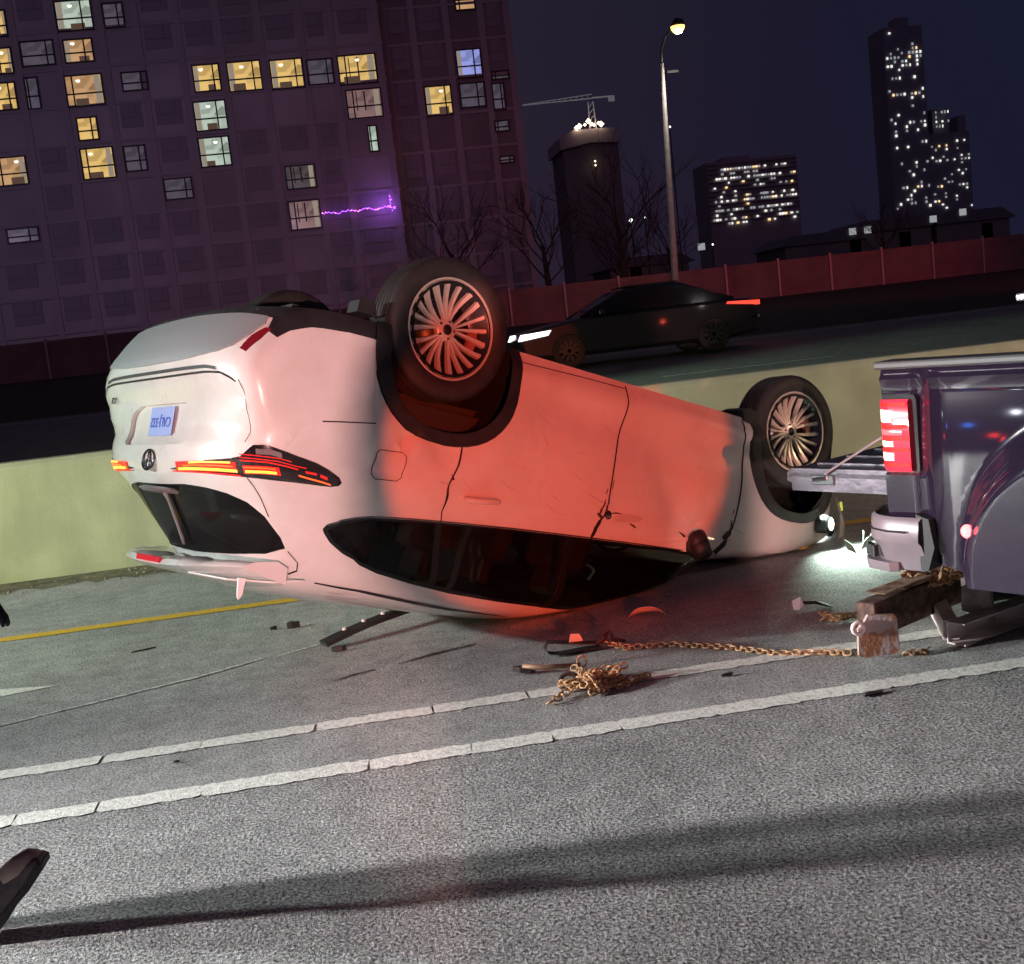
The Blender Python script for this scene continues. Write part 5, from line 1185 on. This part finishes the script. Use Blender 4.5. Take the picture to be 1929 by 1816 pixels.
side_body('greenhouse', [(-1.15, .92), (-.35, 1.36), (.2, 1.42), (.9, 1.40), (1.95, .97)], [(-1.1, .9), (1.9, .93)], .74, M_dglass, PC)
MB().box((.35, 0, 1.425), (1.1, 1.15, .03), None, .012).out('roof', M_dcar, PC)
for x in (-1.45, 1.42):
    for s in (-1, 1):
        w_ = MB().lathe([(.20, -.10), (.31, -.105), (.325, -.08), (.325, .08), (.31, .105), (.20, .10)], 28, 'y').out('tyre', M_rubber, PC, auto=40); w_.location = (x, s*.82, .325)
        rm_ = MB()
        for k in range(10): rm_.box(Vector((.11*math.cos(k*PI/5), s*.085, .11*math.sin(k*PI/5))), (.2, .03, .035), Matrix.Rotation(-k*PI/5, 4, 'Y'))
        rm_.lathe([(.19, -.06), (.215, -.09*1), (.215, .09), (.19, .06)], 28, 'y'); rm_.out('rim', M_farrim, w_)
for s in (-1, 1):
    MB().prism([(-2.37, .60), (-2.31, .72), (-1.75, .755), (-1.82, .66)], 'y', s*.60, s*.905).out('headlight', mat('headlight_white', (1, 1, 1), .3, emit=(.95, 1, .97), es=2.2), PC)
    MB().prism([(1.72, .875), (1.75, .915), (2.385, .885), (2.385, .80)], 'y', s*.45, s*.915).out('taillight', mat('taillight_red', (1, .1, .05), .3, emit=(1, .05, .03), es=2.0), PC)
MB().prism([(2.345, .50), (2.375, .50), (2.375, .62), (2.345, .62)], 'y', -.26, .26).out('number_plate', mat('plate_far', (.75, .75, .75), .4), PC)
for s in (-1, 1): MB().box((-.75, s*.93, .98), (.14, .14, .11), None, .03).out('mirror', M_dcar, PC)
MB().box((2.30, 0, .58), (.16, 1.78, .05), None, .01).out('bumper_strip', mat('grey_strip', (.35, .35, .37), .4), PC)

# ================= bystander walking in from the left =================
def skinmesh(name, nodes, edges_, m, parent, sub=2):
    me = bpy.data.meshes.new(name); me.from_pydata([n_[0] for n_ in nodes], edges_, []); o = bpy.data.objects.new(name, me); COL.objects.link(o)
    sk = o.modifiers.new('skin', 'SKIN')
    for i, n_ in enumerate(nodes):
        r = n_[1]; me.skin_vertices[0].data[i].radius = (r, r) if not isinstance(r, tuple) else r
    me.skin_vertices[0].data[0].use_root = True
    sb = o.modifiers.new('sub', 'SUBSURF'); sb.levels = sub; sb.render_levels = sub
    dg = bpy.context.evaluated_depsgraph_get(); m2_ = bpy.data.meshes.new_from_object(o.evaluated_get(dg)); bpy.data.objects.remove(o)
    m2_.materials.clear(); m2_.materials.append(m); m2_.polygons.foreach_set('use_smooth', [True]*len(m2_.polygons))
    return link(bpy.data.objects.new(name, m2_), parent)
PX_, PY_ = -1.90, 3.72
PN = thing('person', 'person in dark clothes stepping in at the left edge, shoe heel down', 'person', (PX_, PY_, 0))
M_skin = mat('skin', (.45, .27, .20), .55); M_jkt = mat('dark_jacket', (.022, .020, .024), .8, noise=.3, nscale=14, bump=.4, bscale=30); M_trs = mat('dark_trousers', (.028, .026, .032), .85, noise=.3, nscale=14, bump=.4, bscale=30)
M_shoe = mat('dark_shoe', (.075, .055, .058), .6, noise=.3, nscale=20); M_sole = mat('shoe_sole', (.03, .025, .028), .7); M_toe = mat('toe_cap_highlight', (.34, .24, .22), .5); M_hair = mat('brown_hair', (.05, .03, .02), .7, bump=.6, bscale=80)  # pale toe colour paints a highlight on the shoe
# joints in the person's own frame, walking toward +x
pel = (0, 0, .93); ch = (.07, 0, 1.28); nk = (.12, 0, 1.50); hdp = (.16, 0, 1.66)
Lk = (.30, -.10, .52); La = (.545, -.10, .115); Rk = (.02, .10, .50); Ra = (-.32, .10, .16)
nodes = [(pel, .09), (ch, .12), (nk, .055), ((.14, 0, 1.56), .055), (hdp, (.078, .10)), ((.16, 0, 1.74), .07),
 ((.11, -.19, 1.42), .055), ((.34, -.24, 1.20), .042), ((.62, -.20, 1.11), .032), ((.68, -.19, 1.085), (.022, .036)), ((.73, -.185, 1.065), (.014, .038)),
 ((.11, .19, 1.42), .055), ((-.06, .25, 1.15), .042), ((-.10, .24, .90), .032), ((-.08, .24, .83), (.022, .036)), ((-.06, .24, .77), (.014, .038)),
 ((.02, -.08, .88), .055), (Lk, .045), (La, .040), ((.0, .08, .88), .055), (Rk, .045), (Ra, .040)]
eds = [(0, 1), (1, 2), (2, 3), (3, 4), (4, 5), (1, 6), (6, 7), (7, 8), (8, 9), (9, 10), (1, 11), (11, 12), (12, 13), (13, 14), (14, 15), (0, 16), (16, 17), (17, 18), (0, 19), (19, 20), (20, 21)]
bd = skinmesh('body', nodes, eds, M_skin, PN)
def finger(p, dirs, r): return p, dirs, r
def hand(base_, fw, side, up, sgn):
    base_ = Vector(base_); fw = Vector(fw).normalized(); side = Vector(side).normalized(); up = Vector(up).normalized(); mb_ = MB()
    for k, (o_, L) in enumerate(((-.030, .070), (-.010, .078), (.010, .074), (.029, .058))):
        p = base_+side*o_; q = p+fw*L*.45-up*.006; r_ = q+fw*L*.32-up*.018; t_ = r_+fw*L*.16-up*.020
        mb_.tube([p-fw*.02, p, q, r_, t_], [.009, .0095, .0085, .0078, .0055], 8)
    p = base_-fw*.05-side*.034*sgn; mb_.tube([p, p+fw*.022-side*.02*sgn-up*.008, p+fw*.048-side*.026*sgn-up*.018], [.012, .010, .0065], 8)
    return mb_
hand((.745, -.18, 1.06), (.85, .0, -.42), (0, 1, 0), (.3, 0, .95), 1).out('backlit_hand', M_jkt, PN, smooth=True)  # first hand's dark colour stands in for its backlit shade
hand((-.055, .24, .755), (.25, 0, -.97), (0, 1, 0), (1, 0, .2), -1).out('hand', M_skin, PN, smooth=True)
jk = [((0, 0, .88), .150), (ch, .160), ((.11, 0, 1.46), .085), ((.11, -.20, 1.42), .078), ((.34, -.245, 1.20), .064), ((.60, -.205, 1.12), .050), ((.70, -.19, 1.08), .044), ((.11, .20, 1.42), .078), ((-.06, .26, 1.15), .064), ((-.10, .245, .92), .05)]
skinmesh('jacket', jk, [(0, 1), (1, 2), (1, 3), (3, 4), (4, 5), (5, 6), (1, 7), (7, 8), (8, 9)], M_jkt, PN)
hm = MB().lathe([(0, 1.16), (.13, 1.14), (.148, 1.05), (.155, .92), (.152, .80), (.145, .775), (0, .79)], 32, 'z', (.01, 0, 0)); hm.V = [Vector((v.x, v.y*1.18, v.z)) for v in hm.V]; hm.out('jacket_hem', M_jkt, PN, smooth=True)
tr_ = [((0, 0, 1.0), .115), ((.03, -.10, .80), .088), (Lk, .078), ((.50, -.10, .20), .068), ((.0, .10, .80), .088), (Rk, .078), ((-.29, .10, .20), .066)]
skinmesh('trousers', tr_, [(0, 1), (1, 2), (2, 3), (0, 4), (4, 5), (5, 6)], M_trs, PN)
def shoe(anchor, pitch):
    up = [(0, -.02), (.0, .05), (.03, .085), (.10, .082), (.16, .055), (.24, .045), (.285, .025), (.285, .005), (.2, .0), (.0, .0)]
    rows = [(-1, .55), (-.8, .85), (-.4, 1.0), (.4, 1.0), (.8, .85), (1, .55)]; pts = [(0, .012), (-.012, .05), (-.01, .11), (.04, .165), (.11, .150), (.17, .112), (.24, .075), (.285, .048), (.296, .014), (.22, .010), (.1, .012)]
    N = len(pts); V = []
    for yy, s in rows:
        for x, z in pts: V.append((x, yy*(.046 if x > .18 else .040), z if z < .02 else .012+(z-.012)*s))
    F = [tuple(range(N)), tuple(range(5*N, 6*N))]+[(r*N+i, r*N+(i+1) % N, (r+1)*N+(i+1) % N, (r+1)*N+i) for r in range(5) for i in range(N)]
    o = MB().add(V, F).out('shoe', M_shoe, PN, auto=50); o.location = anchor; o.rotation_euler = (0, -pitch, 0)
    sl_ = MB(); sp_ = [(-.012, 0), (-.012, .022), (.10, .020), (.20, .016), (.280, .026), (.284, .012), (.27, .0), (.2, -.004), (.12, .002), (.09, -.004)]
    sl_.prism(sp_, 'y', -.049, .049).out('sole', M_sole, o)
    MB().tube([(.17, 0, .070), (.22, 0, .055), (.265, 0, .038), (.285, 0, .030)], [.040, .044, .040, .024], 14).out('toe_cap_highlight', M_toe, o, smooth=True)
    md_ = o.modifiers.new('round', 'SUBSURF'); md_.levels = 2; md_.render_levels = 2
    return o
shoe((.575, -.10, .012), .82); shoe((-.36, .10, .075), -.35)
hr = MB().lathe([(0, .125), (.05, .118), (.085, .085), (.100, .03), (.098, -.03), (.085, -.06)], 24, 'z', (.150, 0, 1.675)); hr.out('hair', M_hair, PN, smooth=True)
fc = MB().tube([(.165, 0, 1.69), (.195, 0, 1.655), (.175, 0, 1.645)], [.008, .014, .008], 8)
for s in (-1, 1): fc.lathe([(0, .006), (.010, .004), (.012, 0)], 10, 'z', (.166, s*.032, 1.695)); fc.tube([(.085, s*.085, 1.70), (.075, s*.095, 1.685), (.085, s*.087, 1.655)], [.008, .012, .008], 6)
fc.tube([(.165, -.025, 1.615), (.175, 0, 1.612), (.165, .025, 1.615)], .005, 6)
fc.V = [v+Vector((.07, 0, 0)) for v in fc.V]
fc.out('face', M_skin, PN, smooth=True)

# unseen second figure, added to shade the car's flank from the pink fill
def dup(src, label, loc, rot, group=None):
    r = src.copy(); COL.objects.link(r); r.location = loc; r.rotation_euler = rot; r['label'] = label
    for c in list(src.children):
        k = c.copy(); COL.objects.link(k); k.parent = r
        for d in list(c.children): e_ = d.copy(); COL.objects.link(e_); e_.parent = k
    return r
dup(PN, 'unseen dark figure added behind the camera to shade the side of the car', (-.11, -2.53, 0), (0, 0, -1.57))
